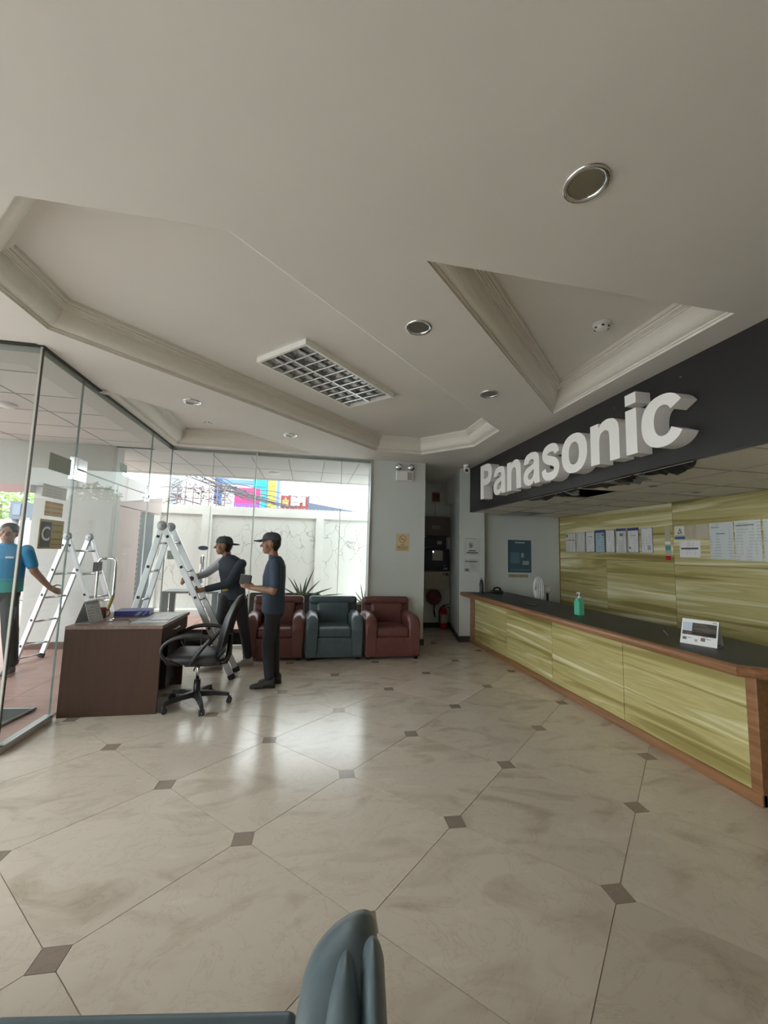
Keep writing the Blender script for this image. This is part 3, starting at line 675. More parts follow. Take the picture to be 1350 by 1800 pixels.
t = thing('red_roof', 'low red roof edge along the top of the street wall below the red sign', 'roof', tuple(at(510, 895, 13.5)))
p = [at(462, 893, 13.5), at(541, 893, 13.5), at(541, 900, 13.5), at(462, 897, 13.5)]
m = MB(); m.prism([(q.x, q.z) for q in p], lambda x, y, d: (x, 13.5+d, y), 0, .6); obj('roof_edge', m, mat('roof_red', (.22, .08, .07), .6), t)
t = thing('utility_pole', 'distant utility pole with crossarm above the right end of the street wall', 'pole', (at(631, 900, 30).x, 30, 0))
a = at(632, 873, 30); m = MB(); m.cyl((a.x, 30, 0), (a.x, 30, a.z), .1, 8); obj('mast', m, mat('pole_grey', (.33, .33, .34), .8), t)
z = at(632, 882, 30).z; x0, x1 = at(617, 882, 30).x, at(646, 882, 30).x
m = MB(); m.bb(x0, x1, 29.95, 30.05, z-.06, z+.06); ca = obj('crossarm', m, MATS['pole_grey'], t)
m = MB()
for k in range(5): m.cyl((x0+(x1-x0)*k/4, 30, z), (x0+(x1-x0)*k/4, 30, z+.28), .06, 6)
obj('insulators', m, MATS['pole_grey'], ca)
# street tree at the right end
def foliage(name, label, cx, cy, cz, rx, ry, rz, n, col, leaf=.16, trunk=True):
    t = thing(name, label, 'tree', (cx, cy, 0)); m = MB(); rnd = random.Random(len(label))
    for k in range(n):
        while True:
            p = Vector((rnd.uniform(-1, 1), rnd.uniform(-1, 1), rnd.uniform(-1, 1)))
            if .25 < p.length < 1: break
        c = Vector((cx+p.x*rx, cy+p.y*ry, cz+p.z*rz)); e = Euler((rnd.uniform(0, 6), rnd.uniform(0, 6), rnd.uniform(0, 6))); s = leaf*rnd.uniform(.6, 1.3)
        R = e.to_matrix(); m.quad(*[c+R @ Vector(v)*s for v in ((0, -.5, 0), (.28, 0, .06), (0, .5, 0), (-.28, 0, .06))])
    obj('foliage', m, mat(name+'_leaf', col, .7, var=0, noise_s=4, noise_a=.35), t, recalc=False)['kind'] = 'stuff'
    m = MB(); m.tube([(cx, cy, 0), (cx+.1, cy, cz*.5), (cx, cy, cz)], [.12, .09, .04], 8); obj('trunk', m, mat('bark', (.16, .12, .08), .9), t)
a = at(661, 893, 15); foliage('street_tree', 'pale leafy treetop at the right end of the street wall', a.x+.4, 15, a.z-.4, .9, .7, .8, 900, (.35, .36, .22))
a = at(2, 880, 14); foliage('garden_tree', 'bright green tree seen past the man in blue', a.x, 14, a.z-.1, 1.6, 1.2, .9, 1400, (.26, .40, .12))
t, a, b = board('notice_board', 'grey blue board on posts beyond the head of the man in blue', 'board', 15, 45, 882, 912, 11.5, mat('van_grey', (.10, .12, .15), .3), .3)
m = MB(); m.bb(a.x+.08, b.x-.08, 11.47, 11.5, a.z+.1, b.z-.06); obj('pane', m, mat('van_window', (.14, .17, .22), .2), t)
a, b = at(-30, 960, 12.5), at(48, 914, 12.5)
mb = MB(); mb.bb(a.x-1, b.x+.6, 12.5, 12.7, 0, b.z); struct('wall_far_pink', mb, mat('far_pink', (.55, .36, .36), .8))
# overhead cables, in one tangled bundle
t = thing('street_cables', 'bundle of dark overhead cables sagging across the street view', 'cables', (-1.5, 13, 0))
rnd = random.Random(5)
for k in range(22):
    y0 = 12.3+.05*k
    p0, p1 = at(300+rnd.uniform(0, 50), 826+rnd.uniform(-6, 8), y0), at(480+rnd.uniform(-25, 45), 884+rnd.uniform(-10, 9), y0+1)
    pts = [p0.lerp(p1, s/8)-Vector((0, 0, .12*math.sin(PI*s/8)*rnd.uniform(.2, 1.6))) for s in range(9)]
    m = MB(); m.tube(pts, rnd.uniform(.006, .014), 5); obj('cable', m, mat('cable_black', (.09, .09, .10), .6), t)
for k in range(5):
    p0, p1 = at(500, 852+k*1.5, 13), at(556+k*6, 866+5*k, 13)
    pts = [p0.lerp(p1, s/4)-Vector((0, 0, .04*math.sin(PI*s/4))) for s in range(5)]
    if k < 2: m = MB(); m.tube(pts, .008, 5); obj('cable', m, MATS['cable_black'], t)
# lattice of a steel fence and its wire tangle at the left
t = thing('steel_fence', 'rusty steel lattice fence with tangled wire above the left part of the street wall', 'fence', (at(340, 880, 12).x, 12, 0))
M_RUST = mat('rusty_steel', (.17, .12, .12), .7)
for k in range(9):
    x = at(283+14*k, 880, 12).x; m = MB(); m.cyl((x, 12, 0), (x, 12, at(283, 850-(8 if k % 3 == 0 else 0), 12).z), .018, 6); obj('upright', m, M_RUST, t)
for py in (855, 862, 873):
    a, b = at(280, py, 12), at(400, py+6, 12); m = MB(); m.cyl(a, b, .014, 6); obj('rail', m, M_RUST, t)
a, b = at(283, 868, 12), at(352, 886, 12); m = MB(); m.cyl(a, b, .025, 6); obj('brace', m, M_RUST, t)
m = MB()
for k in range(45):
    c = at(rnd.uniform(310, 405), rnd.uniform(848, 886), 12.1); pts = [c+Vector((rnd.uniform(-.35, .35), rnd.uniform(-.05, .05), rnd.uniform(-.2, .2))) for _ in range(5)]
    m.tube(pts, .009, 4)
tag(obj('wire_tangle', m, M_RUST, t), kind='stuff')
# planter and agaves outside the window
M_AG = mat('agave_green', (.20, .27, .17), .5, noise_s=8, noise_a=.2)
def agave(loc, leaves, label):
    t = thing('agave', label, 'plant', loc); rnd = random.Random(len(leaves))
    for dx, dz, wd in leaves:
        m = MB(); L = Vector((dx, rnd.uniform(-.12, .12), dz)); rings = []
        for s in range(7):
            u = s/6; p = Vector(loc)+L*u+Vector((dx*.25*u*u, 0, -.12*abs(dx)*u*u)); wv = wd*(1-u)**.7*(1 if u > .1 else .8)+.001
            side = Vector((0, 1, 0)).cross(L.normalized()); th = wv*.22
            rings.append([p+side*wv*.5, p+Vector((0, -th, 0)), p-side*wv*.5, p+Vector((0, th, 0))])
        m.rings(rings, smooth=False); obj('leaf', m, M_AG, t)
t = thing('planter_box', 'long dark planter box outside the window behind the armchairs', 'planter', (-.37, 7.35, 0))
m = MB(); m.bb(-.98, .24, 7.20, 7.22, 0, .735); m.bb(-.98, .24, 7.53, 7.55, 0, .735); m.bb(-.98, -.96, 7.22, 7.53, 0, .735); m.bb(.22, .24, 7.22, 7.53, 0, .735); m.bb(-.99, .25, 7.19, 7.21, .70, .74); obj('box', m, mat('planter_brown', (.09, .07, .065), .6), t)
m = MB(); m.bb(-.955, .215, 7.225, 7.525, .60, .66); obj('soil', m, mat('soil', (.06, .045, .03), .95), t)
agave((-.08, 7.36, .62), [(.17, .62, .05), (.26, .40, .05), (.45, .28, .05), (.62, .20, .045), (-.13, .40, .05), (-.30, .28, .05), (.06, .44, .055), (-.22, .46, .045), (.34, .22, .05), (-.42, .20, .045), (-.03, .33, .05)], 'spiky agave in the planter behind the teal armchair')
agave((1.03, 7.4, .55), [(-.05, .40, .035), (.08, .30, .035), (-.14, .26, .035), (.02, .33, .03), (.16, .22, .03), (-.20, .18, .03)], 'small spiky plant outside behind the right maroon armchair')
t = thing('plant_pot', 'small dark pot under the spiky plant outside the right pane', 'pot', (1.03, 7.4, 0))
m = MB(); m.lathe([(.10, 0), (.14, .54), (.155, .55), (.155, .58), (.13, .58), (.12, .53), (0, .53)], (1.03, 7.4, 0), 20); obj('pot', m, MATS['planter_brown'], t)
t = thing('outdoor_table', 'pale grey metal table outside the glass door behind the tall ladder', 'table', (-2.1, 7.6, 0))
M_OT = mat('grey_powdercoat', (.34, .36, .37), .5)
m = MB(); m.bb(-2.42, -1.5, 7.45, 7.95, .72, .755); obj('top', m, M_OT, t)
for x in (-2.36, -1.56):
    for y in (7.50, 7.90):
        m = MB(); m.bb(x-.045, x+.045, y-.03, y+.03, 0, .72); obj('leg', m, M_OT, t)

# ---------------------------------------------------------------- black sign board with solid letters
sg = thing('sign_board', 'black fascia board over the counter with nine large white raised letters', 'sign', (XF, 3.2, BZ))
ys = [Y0, -1.0, 1.45, 3.9, YP-.001]
for a, b in zip(ys, ys[1:]):
    m = MB(); m.bb(XF, XF+.05, a+.001, b-.001, BZ, H); obj('board_panel', m, M_FASC, sg)
def stroke(c, wd):
    c = [Vector(p) for p in c]
    for _ in range(2):      # chaikin smoothing keeps the ends
        q = [c[0]]
        for a, b in zip(c, c[1:]): q += [a.lerp(b, .25), a.lerp(b, .75)]
        c = q+[c[-1]]
    L, R = [], []
    for i, p in enumerate(c):
        t = (c[min(i+1, len(c)-1)]-c[max(i-1, 0)]).normalized(); n = Vector((-t.y, t.x)); u = i/(len(c)-1)
        hw = wd/2*(1+.22*math.sin(PI*u)); L.append(tuple(p+n*hw)); R.append(tuple(p-n*hw))
    return L+R[::-1]
def smooth_poly(p, sharp=()):
    out = []
    n = len(p)
    for i in range(n):
        a, b, c = Vector(p[i-1]), Vector(p[i]), Vector(p[(i+1) % n])
        if i in sharp: out.append(tuple(b))
        else: out += [tuple(b.lerp(a, .25)), tuple(b.lerp(a, .08).lerp(c, .08)), tuple(b.lerp(c, .25))]
    return out
def ell(cx, cy, rx, ry, a0=0, a1=360, n=36, e=2.25):
    out = []
    for k in range(n):
        a = math.radians(a0+(a1-a0)*k/(n if a1-a0 == 360 else n-1)); c_, s_ = math.cos(a), math.sin(a)
        out.append((cx+rx*math.copysign(abs(c_)**(2/e), c_), cy+ry*math.copysign(abs(s_)**(2/e), s_)))
    return out
gl_n = (smooth_poly([(.05, 0), (.05, .53), (.205, .53), (.205, .465), (.27, .525), (.37, .545), (.48, .52), (.55, .45), (.565, .36), (.565, 0), (.40, 0), (.40, .32), (.385, .385), (.325, .415), (.25, .39), (.215, .32), (.215, 0)], (0, 1, 2, 3, 9, 10, 16)), [])
gl_a = (smooth_poly([(.565, 0), (.405, 0), (.39, .055), (.32, .0), (.21, -.015), (.10, .02), (.04, .10), (.05, .21), (.13, .285), (.25, .315), (.36, .335), (.39, .365), (.37, .415), (.30, .43), (.23, .415), (.205, .365), (.055, .365), (.08, .46), (.16, .525), (.30, .545), (.45, .525), (.53, .465), (.545, .37), (.545, .10)], (0, 1, 2, 15, 16)),
        [smooth_poly([(.385, .255), (.30, .22), (.215, .195), (.19, .15), (.205, .105), (.26, .085), (.33, .105), (.38, .165)])])
glyphs = {
    'P': (smooth_poly([(.07, 0), (.07, .72), (.42, .72), (.56, .68), (.635, .58), (.635, .44), (.56, .32), (.42, .275), (.24, .275), (.24, 0)], (0, 1, 8, 9)), [smooth_poly([(.24, .415), (.24, .58), (.36, .58), (.44, .555), (.465, .50), (.44, .44), (.36, .415)], (0, 1))]),
    'n': gl_n, 'a': gl_a,
    'o': (ell(.305, .265, .285, .28), [ell(.305, .265, .115, .16)]),
    's': (stroke([(.455, .375), (.43, .455), (.30, .49), (.15, .46), (.12, .385), (.17, .32), (.30, .28), (.42, .23), (.455, .155), (.41, .06), (.27, .03), (.13, .06), (.095, .165)], .115), []),
    'c': (ell(.29, .265, .275, .28, 32, 328, 40)+ell(.30, .265, .115, .165, 328, 32, 30), []),
    'i': ([(.06, 0), (.225, 0), (.225, .53), (.06, .53)], []),
    'dot': ([(.06, .59), (.225, .59), (.225, .72), (.06, .72)], [])}
adv = {'P': .667, 'a': .578, 'n': .611, 's': .556, 'o': .611, 'i': .278, 'c': .556}
EM, ZB, XL = .716, 2.385, 2.665
yl = 6.02
for ch in 'Panasonic':
    for gk in ([ch, 'dot'] if ch == 'i' else [ch]):
        po, ho = glyphs[gk]; m = MB(); m.side = 1
        if gk == 's':
            n = len(po)//2; fn = lambda p, d, y=yl: (d, y-p[0]*EM, ZB+p[1]*EM*1.035)
            for a in range(n-1):
                q = [po[a], po[a+1], po[2*n-2-a], po[2*n-1-a]]
                m.mi = 0; m.quad(*[fn(p, XL) for p in q]); m.mi = 1
                m.quad(fn(q[0], XL), fn(q[1], XL), fn(q[1], XF), fn(q[0], XF)); m.quad(fn(q[3], XL), fn(q[2], XL), fn(q[2], XF), fn(q[3], XF))
            for a in (0, n-1):
                q = [po[a], po[2*n-1-a]]; m.quad(fn(q[0], XL), fn(q[1], XL), fn(q[1], XF), fn(q[0], XF))
            bmesh.ops.remove_doubles(m.bm, verts=m.bm.verts[:], dist=.0002)
            obj('letter', m, [M_LETTER, M_LSIDE], sg); continue
        m.prism(po, lambda u, v, d, y=yl: (d, y-u*EM, ZB+v*EM*1.035), XL, XF, ho)
        obj('letter', m, [M_LETTER, M_LSIDE], sg)
    yl -= adv[ch]*EM
# torn black film hanging off the lower edge of the board
rnd = random.Random(11)
M_FILM = mat('torn_black_film', (.03, .03, .033), .3); M_FILMG = mat('film_backing', (.22, .22, .22), .5)
for k, (ya, yb, dep, mm) in enumerate([(4.9, 3.9, .10, M_FILM), (4.3, 3.9, .16, M_FILMG), (3.8, 3.1, .20, M_FILM), (3.5, 3.0, .24, M_FILMG), (3.05, 2.5, .14, M_FILM)]):
    m = MB(); n = 14; A, B = [], []
    for s in range(n+1):
        y = ya+(yb-ya)*s/n; e = math.sin(PI*s/n)**.6
        A.append((XF+.052, y, BZ+.01)); B.append((XF+.052+dep*e*rnd.uniform(.6, 1.1), y+rnd.uniform(-.03, .03), BZ-.012-.045*e*rnd.uniform(.2, 1)))
    mid = [tuple((Vector(a)+Vector(b))/2+Vector((0, 0, -.02*rnd.uniform(0, 1)))) for a, b in zip(A, B)]
    m.rings([A, mid, B], cap=False, smooth=True, closed=False); obj('torn_film', m, mm, sg)
m = MB()
for y in (3.25, 2.55, 1.9, .9):
    for z in (BZ+.16, H-.12): m.ball((XF-.003, y, z), .008, 8)
obj('screw_heads', m, mat('screw', (.2, .2, .2), .3, .8), sg)['kind'] = 'stuff'

# ---------------------------------------------------------------- reception counter
YN = 2.17
ct = thing('reception_counter', 'long reception counter with pale olive woodgrain panels, black top and brown wood edging', 'counter', (3.1, 4.5, 0))
for y0, y1 in ((6.56, YP-.001), (5.44, 6.56), (4.35, 5.44), (3.27, 4.35), (YN+.05, 3.27)):
    if y0 == 6.56:
        m = MB(); m.bb(XC-.014, XC+.02, y0, YP-.014, .075, .80); obj('end_stile', m, M_WOOD, ct)
    else:
        m = MB(); m.bb(XC-.002, XC+.018, y0+.003, y1-.003, .075, .80); obj('front_panel', m, M_LAM, ct)
m = MB(); m.bb(XC+.018, XC+.04, YN+.05, YP-.014, .0, .80); obj('carcass', m, M_BLACK, ct)
m = MB(); m.bb(XC-.022, XC+.018, YN-.02, YP-.014, 0, .075, .004); obj('base_rail', m, M_WOOD, ct)
m = MB(); m.bb(XC-.014, XC+.14, YN-.02, YN+.05, 0, .80, .006); obj('end_post', m, M_WOOD, ct)
m = MB(); m.bb(XC+.14, 3.5, YN-.01, YN+.02, 0, .80); obj('end_panel', m, M_WOOD, ct)
m = MB(); m.prism([(2.685, YN-.02), (2.80, YN-.10), (3.52, YN-.10), (3.52, YP-.002), (2.685, YP-.002)], lambda x, y, d: (x, y, d), .80, .855); obj('worktop', m, M_BLACKTOP, ct)
nose = [(-.030, .79), (-.045, .805), (-.052, .825), (-.045, .845), (-.028, .857), (.0, .858), (0, .79)]
path = [Vector((2.685, YP-.002)), Vector((2.685, YN-.02)), Vector((2.80, YN-.10)), Vector((3.52, YN-.10))]
nrm = [Vector((-1, 0)), (Vector((-1, 0))+Vector((-.57, -.82))).normalized()*1.08, (Vector((0, -1))+Vector((-.57, -.82))).normalized()*1.04, Vector((0, -1))]
m = MB(); m.rings([[(p.x-n_.x*a_, p.y-n_.y*a_, z) for a_, z in nose] for p, n_ in zip(path, nrm)], smooth=False); obj('wood_nosing', m, M_WOOD, ct)
m = MB(); m.bb(3.52, 4.1, YN+.1, YE-.02, .68, .71); obj('inner_desk', m, M_BLACKTOP, ct)
m = MB(); m.bb(3.47, 3.50, YN+.02, YP-.02, .0, .80); obj('rear_panel', m, M_BLACK, ct)
for y in (2.4, 4.5, 6.6):
    m = MB(); m.bb(3.5, 4.08, y-.012, y+.012, 0, .68); obj('gable', m, M_BLACK, ct)
CT = .855
# sanitiser bottle
def sanitizer(x, y):
    t = thing('sanitizer_bottle', 'green sanitizer pump bottle standing on the black counter top', 'bottle', (x, y, CT))
    m = MB(); m.prism([(-.045, 0), (.045, 0), (.045, .145), (.018, .185), (-.01, .185), (-.045, .14)], lambda u, v, d: (x+d, y-u, CT+.0005+v), -.03, .03); obj('body', m, mat('green_gel', (.10, .48, .30), .25), t)
    m = MB(); m.cyl((x, y-.004, CT+.185), (x, y-.004, CT+.207), .015, 14); obj('cap', m, M_PAPER, t)
    m = MB(); m.cyl((x, y-.004, CT+.207), (x, y-.004, CT+.24), .005, 8); m.box((x, y+.008, CT+.245), (.014, .045, .012), .004); m.cyl((x, y+.028, CT+.243), (x, y+.04, CT+.23), .004, 6); obj('pump', m, M_PAPER, t)
sanitizer(3.06, 4.17)
# black flask and dark desk phone at the far end
t = thing('water_flask', 'black drink flask with white lettering at the far end of the counter', 'flask', (2.93, 6.52, CT))
m = MB(); m.lathe([(.0, 0), (.036, 0), (.038, .01), (.038, .17), (.030, .185), (.028, .19)], (2.93, 6.52, CT), 20); obj('body', m, M_BLACK, t)
m = MB(); m.lathe([(.029, .19), (.029, .225), (.018, .23), (0, .23)], (2.93, 6.52, CT), 16); m.tube([(2.93, 6.54, CT+.22), (2.93, 6.555, CT+.25), (2.93, 6.52, CT+.262), (2.93, 6.50, CT+.23)], .005, 6); obj('lid', m, M_BLACK, t)
m = MB()
for k in range(6): m.bb(2.889, 2.892, 6.513, 6.527, CT+.03+.018*k, CT+.042+.018*k)
obj('lettering', m, M_PAPER, t)
t = thing('desk_telephone', 'low dark rounded telephone on the counter beside the pier', 'telephone', (3.22, 6.55, CT))
m = MB(); m.box((3.22, 6.55, CT+.025), (.18, .16, .05), .012, 3); obj('base', m, M_BLACK, t)
m = MB(); m.tube([(3.16, 6.53, CT+.05), (3.17, 6.53, CT+.085), (3.22, 6.53, CT+.10), (3.27, 6.53, CT+.085), (3.28, 6.53, CT+.05)], [.022, .018, .015, .018, .022], 10); obj('handset', m, M_BLACK, t)
t = thing('mobile_phone', 'flat black phone lying on the counter left of the green bottle', 'phone', (3.0, 5.1, CT))
m = MB(); m.box((2.95, 4.98, CT+.005), (.075, .15, .009), .003, 2, Euler((0, 0, .5))); obj('body', m, mat('phone_black', (.01, .01, .01), .2), t)
t = thing('grey_pen', 'thin grey pen lying on the counter left of the tent calendar', 'pen', (3.1, 3.2, CT))
m = MB(); m.tube([(3.22, 3.22, CT+.005), (3.06, 3.02, CT+.005)], .0045, 8); obj('barrel', m, mat('pen_grey', (.25, .25, .24), .4), t)
# electric fan on the inner desk
fx, fy = 3.68, 6.0
t = thing('desk_fan', 'electric desk fan with a wire guard and white motor behind the far counter', 'fan', (fx, fy, .71))
Mf = Matrix.Rotation(math.radians(-18), 3, 'Z') @ Matrix.Rotation(PI/2, 3, 'Y')
cz = .98
m = MB()
for zz, rr in ((-.05, .06), (-.05, .15), (-.03, .19), (.0, .20), (.03, .19), (.05, .15), (.05, .06)):
    m.tube([Vector((fx, fy, cz))+Mf @ Vector((rr*math.cos(a), rr*math.sin(a), -zz)) for a in [2*PI*k/28 for k in range(28)]], .008 if rr > .17 else .004, 6, closed_path=True)
for k in range(44):
    a = 2*PI*k/44; m.tube([Vector((fx, fy, cz))+Mf @ Vector((r_*math.cos(a), r_*math.sin(a), -z_)) for r_, z_ in ((.03, -.055), (.15, -.05), (.20, 0), (.15, .05), (.03, .055))], .0034, 4)
obj('guard', m, mat('guard_wire', (.78, .79, .78), .3), t)
for k in range(3):
    a = 2*PI*k/3; m = MB(); ring = []
    for r_, wv in ((.02, .02), (.08, .07), (.15, .085), (.175, .05)):
        ring.append([Vector((fx, fy, cz))+Mf @ (Matrix.Rotation(a, 3, 'Z') @ Vector((r_, s*wv, s*.018+th))) for s, th in ((-.5, 0), (.5, 0), (.5, .003), (-.5, .003))])
    m.rings(ring, smooth=False); obj('blade', m, mat('fan_blade', (.55, .58, .56), .3), t)
m = MB(); p0, p1 = Vector((fx, fy, cz))+Mf @ Vector((0, 0, .05)), Vector((fx, fy, cz))+Mf @ Vector((0, 0, .19)); m.tube([p0, p0.lerp(p1, .3), p0.lerp(p1, .8), p1], [.03, .062, .058, .03], 16); obj('motor', m, M_PAPER, t)
m = MB(); q = p0.lerp(p1, .6); m.cyl((q.x, q.y, .72), (q.x, q.y, cz-.05), .018, 12); m.lathe([(0, .0), (.11, 0), (.11, .015), (.03, .03), (0, .03)], (q.x, q.y, .7105), 24); obj('stand', m, M_BLACK, t)
# tent calendar on the counter
def tent_calendar(c, ang, wd, hh, dep, label, z, front, lines, name='desk_calendar'):
    t = thing(name, label, 'calendar', (c[0], c[1], z), rz=ang)
    def o2(nm, m, mt, par=t):
        o = D.objects.new(nm, m.mesh(nm, mt)); C.objects.link(o); o.parent = par; return o
    for s in (-1, 1):
        m = MB(); m.rings([[(-wd/2, s*dep, 0.0005), (wd/2, s*dep, 0.0005), (wd/2, s*(dep-.003), 0.0005), (-wd/2, s*(dep-.003), 0.0005)], [(-wd/2, s*.003, hh), (wd/2, s*.003, hh), (wd/2, 0, hh), (-wd/2, 0, hh)]], smooth=False)
        o2('front_leaf' if s < 0 else 'back_leaf', m, front if s < 0 else mat('card_grey', (.40, .40, .39), .6))
    m = MB(); m.bb(-wd/2, wd/2, -dep+.006, dep-.006, .0005, .0025); o2('base_leaf', m, mat('card_grey', (.40, .40, .39), .6))
    def on(u0, u1, v0, v1, nm, mt):     # patch on the sloping front, u across and v up
        n_ = Vector((0, -hh, dep)).normalized()*.0012
        f = lambda u, v: Vector((-wd/2+u*wd, -dep+(dep-.003)*v, hh*v+.0005))
        m = MB(); a = [f(u0, v0), f(u1, v0), f(u1, v1), f(u0, v1)]
        m.rings([a, [p+n_ for p in a]], smooth=False); o2(nm, m, mt)
    for q in lines: on(*q)
    m = MB()
    for k in range(5):
        x = -wd/2+wd*(k+.5)/5
        m.tube([(x, .010*math.cos(a), hh+.010*math.sin(a)-.002) for a in [2*PI*j/10 for j in range(10)]], .0012, 4, closed_path=True)
    o2('ring_binding', m, M_ALU)
    return t
M_PH = stretched('dark_landscape_print', [(.3, (.02, .03, .025)), (.5, (.06, .06, .05)), (.68, (.16, .10, .07)), (.8, (.22, .16, .10))], (9, 9, 30), .4)
tent_calendar((3.04, 2.70), -1.15, .235, .185, .075, 'white tent calendar with a dark landscape picture on the counter', CT, M_PAPER,
    [(.30, .96, .40, .86, 'picture', M_PH), (.04, .96, .36, .52, 'picture_strip', M_PH), (.04, .29, .54, .86, 'month_grid', mat('calendar_blue', (.50, .58, .68), .6)),
     (.06, .17, .16, .27, 'thumbnail', mat('thumb_grey', (.16, .16, .15), .6)), (.56, .68, .17, .30, 'thumbnail', mat('thumb_brown', (.22, .12, .10), .6)), (.40, .47, .12, .22, 'patch', mat('patch_grey', (.40, .38, .34), .6)),
     (.84, .95, .91, .935, 'caption', mat('ink_grey', (.2, .2, .2), .6)), (.19, .30, .24, .26, 'caption', MATS['ink_grey']), (.70, .82, .26, .28, 'caption', MATS['ink_grey']), (.60, .75, .33, .345, 'caption', MATS['ink_grey'])])

# ---------------------------------------------------------------- papers on the walls
def sheet(face, a0, a1, z0, z1, plane, label, m_, cat='paper', group=None, name='wall_paper', frame=None, th=.003):
    """face 'x': on a wall looking -X, a = y from left (large) to right (small); face 'y': on a wall looking -Y, a = x"""
    lo, hi_ = min(a0, a1), max(a0, a1)
    loc = (plane, (lo+hi_)/2, z0) if face == 'x' else ((lo+hi_)/2, plane, z0)
    t = thing(name, label, cat, loc, group)
    def q(nm, l, h, za, zb, d0, d1, mt):
        m = MB(); (m.bb(plane-d1, plane-d0, l, h, za, zb) if face == 'x' else m.bb(l, h, plane-d1, plane-d0, za, zb)); return obj(nm, m, mt, t)
    t_q = lambda nm, u0, u1, v0, v1, mt: q(nm, *( (hi_-u1*(hi_-lo), hi_-u0*(hi_-lo)) if face == 'x' else (lo+u0*(hi_-lo), lo+u1*(hi_-lo)) ), z0+v0*(z1-z0), z0+v1*(z1-z0), th, th+.0008, mt)
    q('sheet', lo, hi_, z0, z1, .0005, th, m_)
    if frame:
        for l, h, za, zb in ((lo-.006, lo, z0-.006, z1+.006), (hi_, hi_+.006, z0-.006, z1+.006), (lo, hi_, z0-.006, z0), (lo, hi_, z1, z1+.006)): q('frame_strip', l, h, za, zb, .0005, .009, frame)
    return t, t_q
PX = XB-.012
M_PR = printed('typed_page', (.66, .66, .64), (.42, .42, .43), 42, (0, 22, 4), .47)
M_PR2 = printed('typed_page_white', (.72, .72, .72), (.50, .50, .52), 34, (0, 30, 6), .53)
M_PB = printed('blue_page', (.38, .50, .58), (.24, .36, .46), 26, (0, 14, 5), .5)
M_NAVY = mat('navy_header', (.05, .07, .22), .5)
M_INK = mat('ink_dark', (.10, .10, .11), .6); M_SIL = mat('silver_frame', (.42, .42, .42), .35, .6); M_DKF = mat('dark_frame', (.10, .09, .08), .4)
papers = [((6.71, 6.45), 1.605, 1.935, M_PR, 'grey two-part paper at the far left end of the framed row'), ((6.41, 6.19), 1.605, 1.94, M_PR, 'plain typed paper second from the left in the framed row'), ((6.16, 5.95), 1.605, 1.94, M_PR2, 'white paper in a dark frame, third from the left in the row'),
          ((5.93, 5.72), 1.60, 1.955, M_PB, 'pale blue certificate with a navy header in the row'), ((5.69, 5.50), 1.60, 1.945, M_PR2, 'white paper between the blue certificate and a navy-headed one'), ((5.47, 5.27), 1.60, 1.96, M_PR, 'silver-framed certificate with a wide navy header'),
          ((5.24, 5.04), 1.60, 1.955, M_PR2, 'white certificate with navy header and a small dark stamp'), ((4.99, 4.80), 1.60, 1.945, M_PR2, 'cream framed paper with a grey seal at the right end of the row')]
for k, ((a, b), z0, z1, mm, l) in enumerate(papers):
    t, q = sheet('x', a, b, z0, z1, PX, l, mm, group='framed papers behind the counter', name='framed_paper', frame=M_SIL if k in (1, 5, 7) else M_DKF if k > 1 else None)
    if k in (3, 5, 6): q('header', 0, 1, .90, 1, M_NAVY)
    if k == 0: q('divider', 0, 1, .62, .645, M_DRED); q('logo', .05, .2, .8, .95, M_INK)
    if k == 6: q('stamp', .1, .28, .16, .22, M_INK); q('title', .3, .75, .69, .71, M_INK)
    if k == 7: q('seal', .55, .82, .10, .28, mat('seal_grey', (.36, .37, .38), .6))
    if k == 2: q('title', .25, .75, .74, .77, MATS['ink_grey'])
    if k == 3: q('logo', .72, .88, .75, .84, M_INK)
    if k == 5: q('title', .35, .7, .68, .80, MATS['ink_grey'])
t, q = sheet('x', 4.45, 4.31, 1.77, 1.94, PX, 'small square mark card with a triangle emblem and blue base', mat('card_cream', (.66, .66, .58), .5), 'card', name='mark_card')
q('blue_base', 0, 1, 0, .22, mat('mark_blue', (.08, .13, .30), .5)); q('green_line', .05, .95, .25, .32, mat('mark_green', (.30, .42, .30), .5))
tri = [(4.41, 1.835), (4.345, 1.845), (4.375, 1.915)]; tr2 = [(4.395, 1.848), (4.362, 1.852), (4.377, 1.89)]
m = MB(); m.prism(tri, lambda y, z, d: (PX-.0033-d, y, z), 0, .0008, [tr2]); obj('triangle', m, M_INK, t)
t, q = sheet('x', 4.30, 4.16, 1.775, 1.94, PX, 'tan card of small print beside the triangle mark', printed('tan_print', (.50, .43, .34), (.38, .32, .25), 60, (0, 40, 4), .45), 'card', name='note_card')
t, q = sheet('x', 4.155, 4.0, 1.775, 1.945, PX, 'plain tan card right of the small print, blank lower half', mat('tan_card', (.50, .44, .36), .6), 'card', name='note_card')
t, q = sheet('x', 4.39, 4.11, 1.54, 1.75, PX, 'white notice with one bold line under the small cards', printed('notice_small', (.76, .76, .75), (.55, .55, .56), 36, (0, 30, 5), .56), 'notice', name='wall_notice')
q('bold_line', .08, .9, .48, .58, M_INK)
M_LAMI = printed('laminated_page', (.60, .64, .64), (.48, .52, .53), 30, (0, 14, 3), .50, rough=.12)
t, q = sheet('x', 3.99, 3.715, 1.53, 1.95, PX, 'left of two large laminated sheets with a bold heading', M_LAMI, 'notice', name='laminated_sheet', group='laminated sheets')
q('heading', .3, .66, .68, .70, M_INK); q('heading', .08, .42, .86, .88, MATS['ink_grey'])
t, q = sheet('x', 3.70, 3.43, 1.515, 1.955, PX, 'second large laminated sheet, beside a shiny plastic edge', M_LAMI, 'notice', name='laminated_sheet', group='laminated sheets')
q('heading', .05, .75, .87, .90, MATS['ink_grey'])
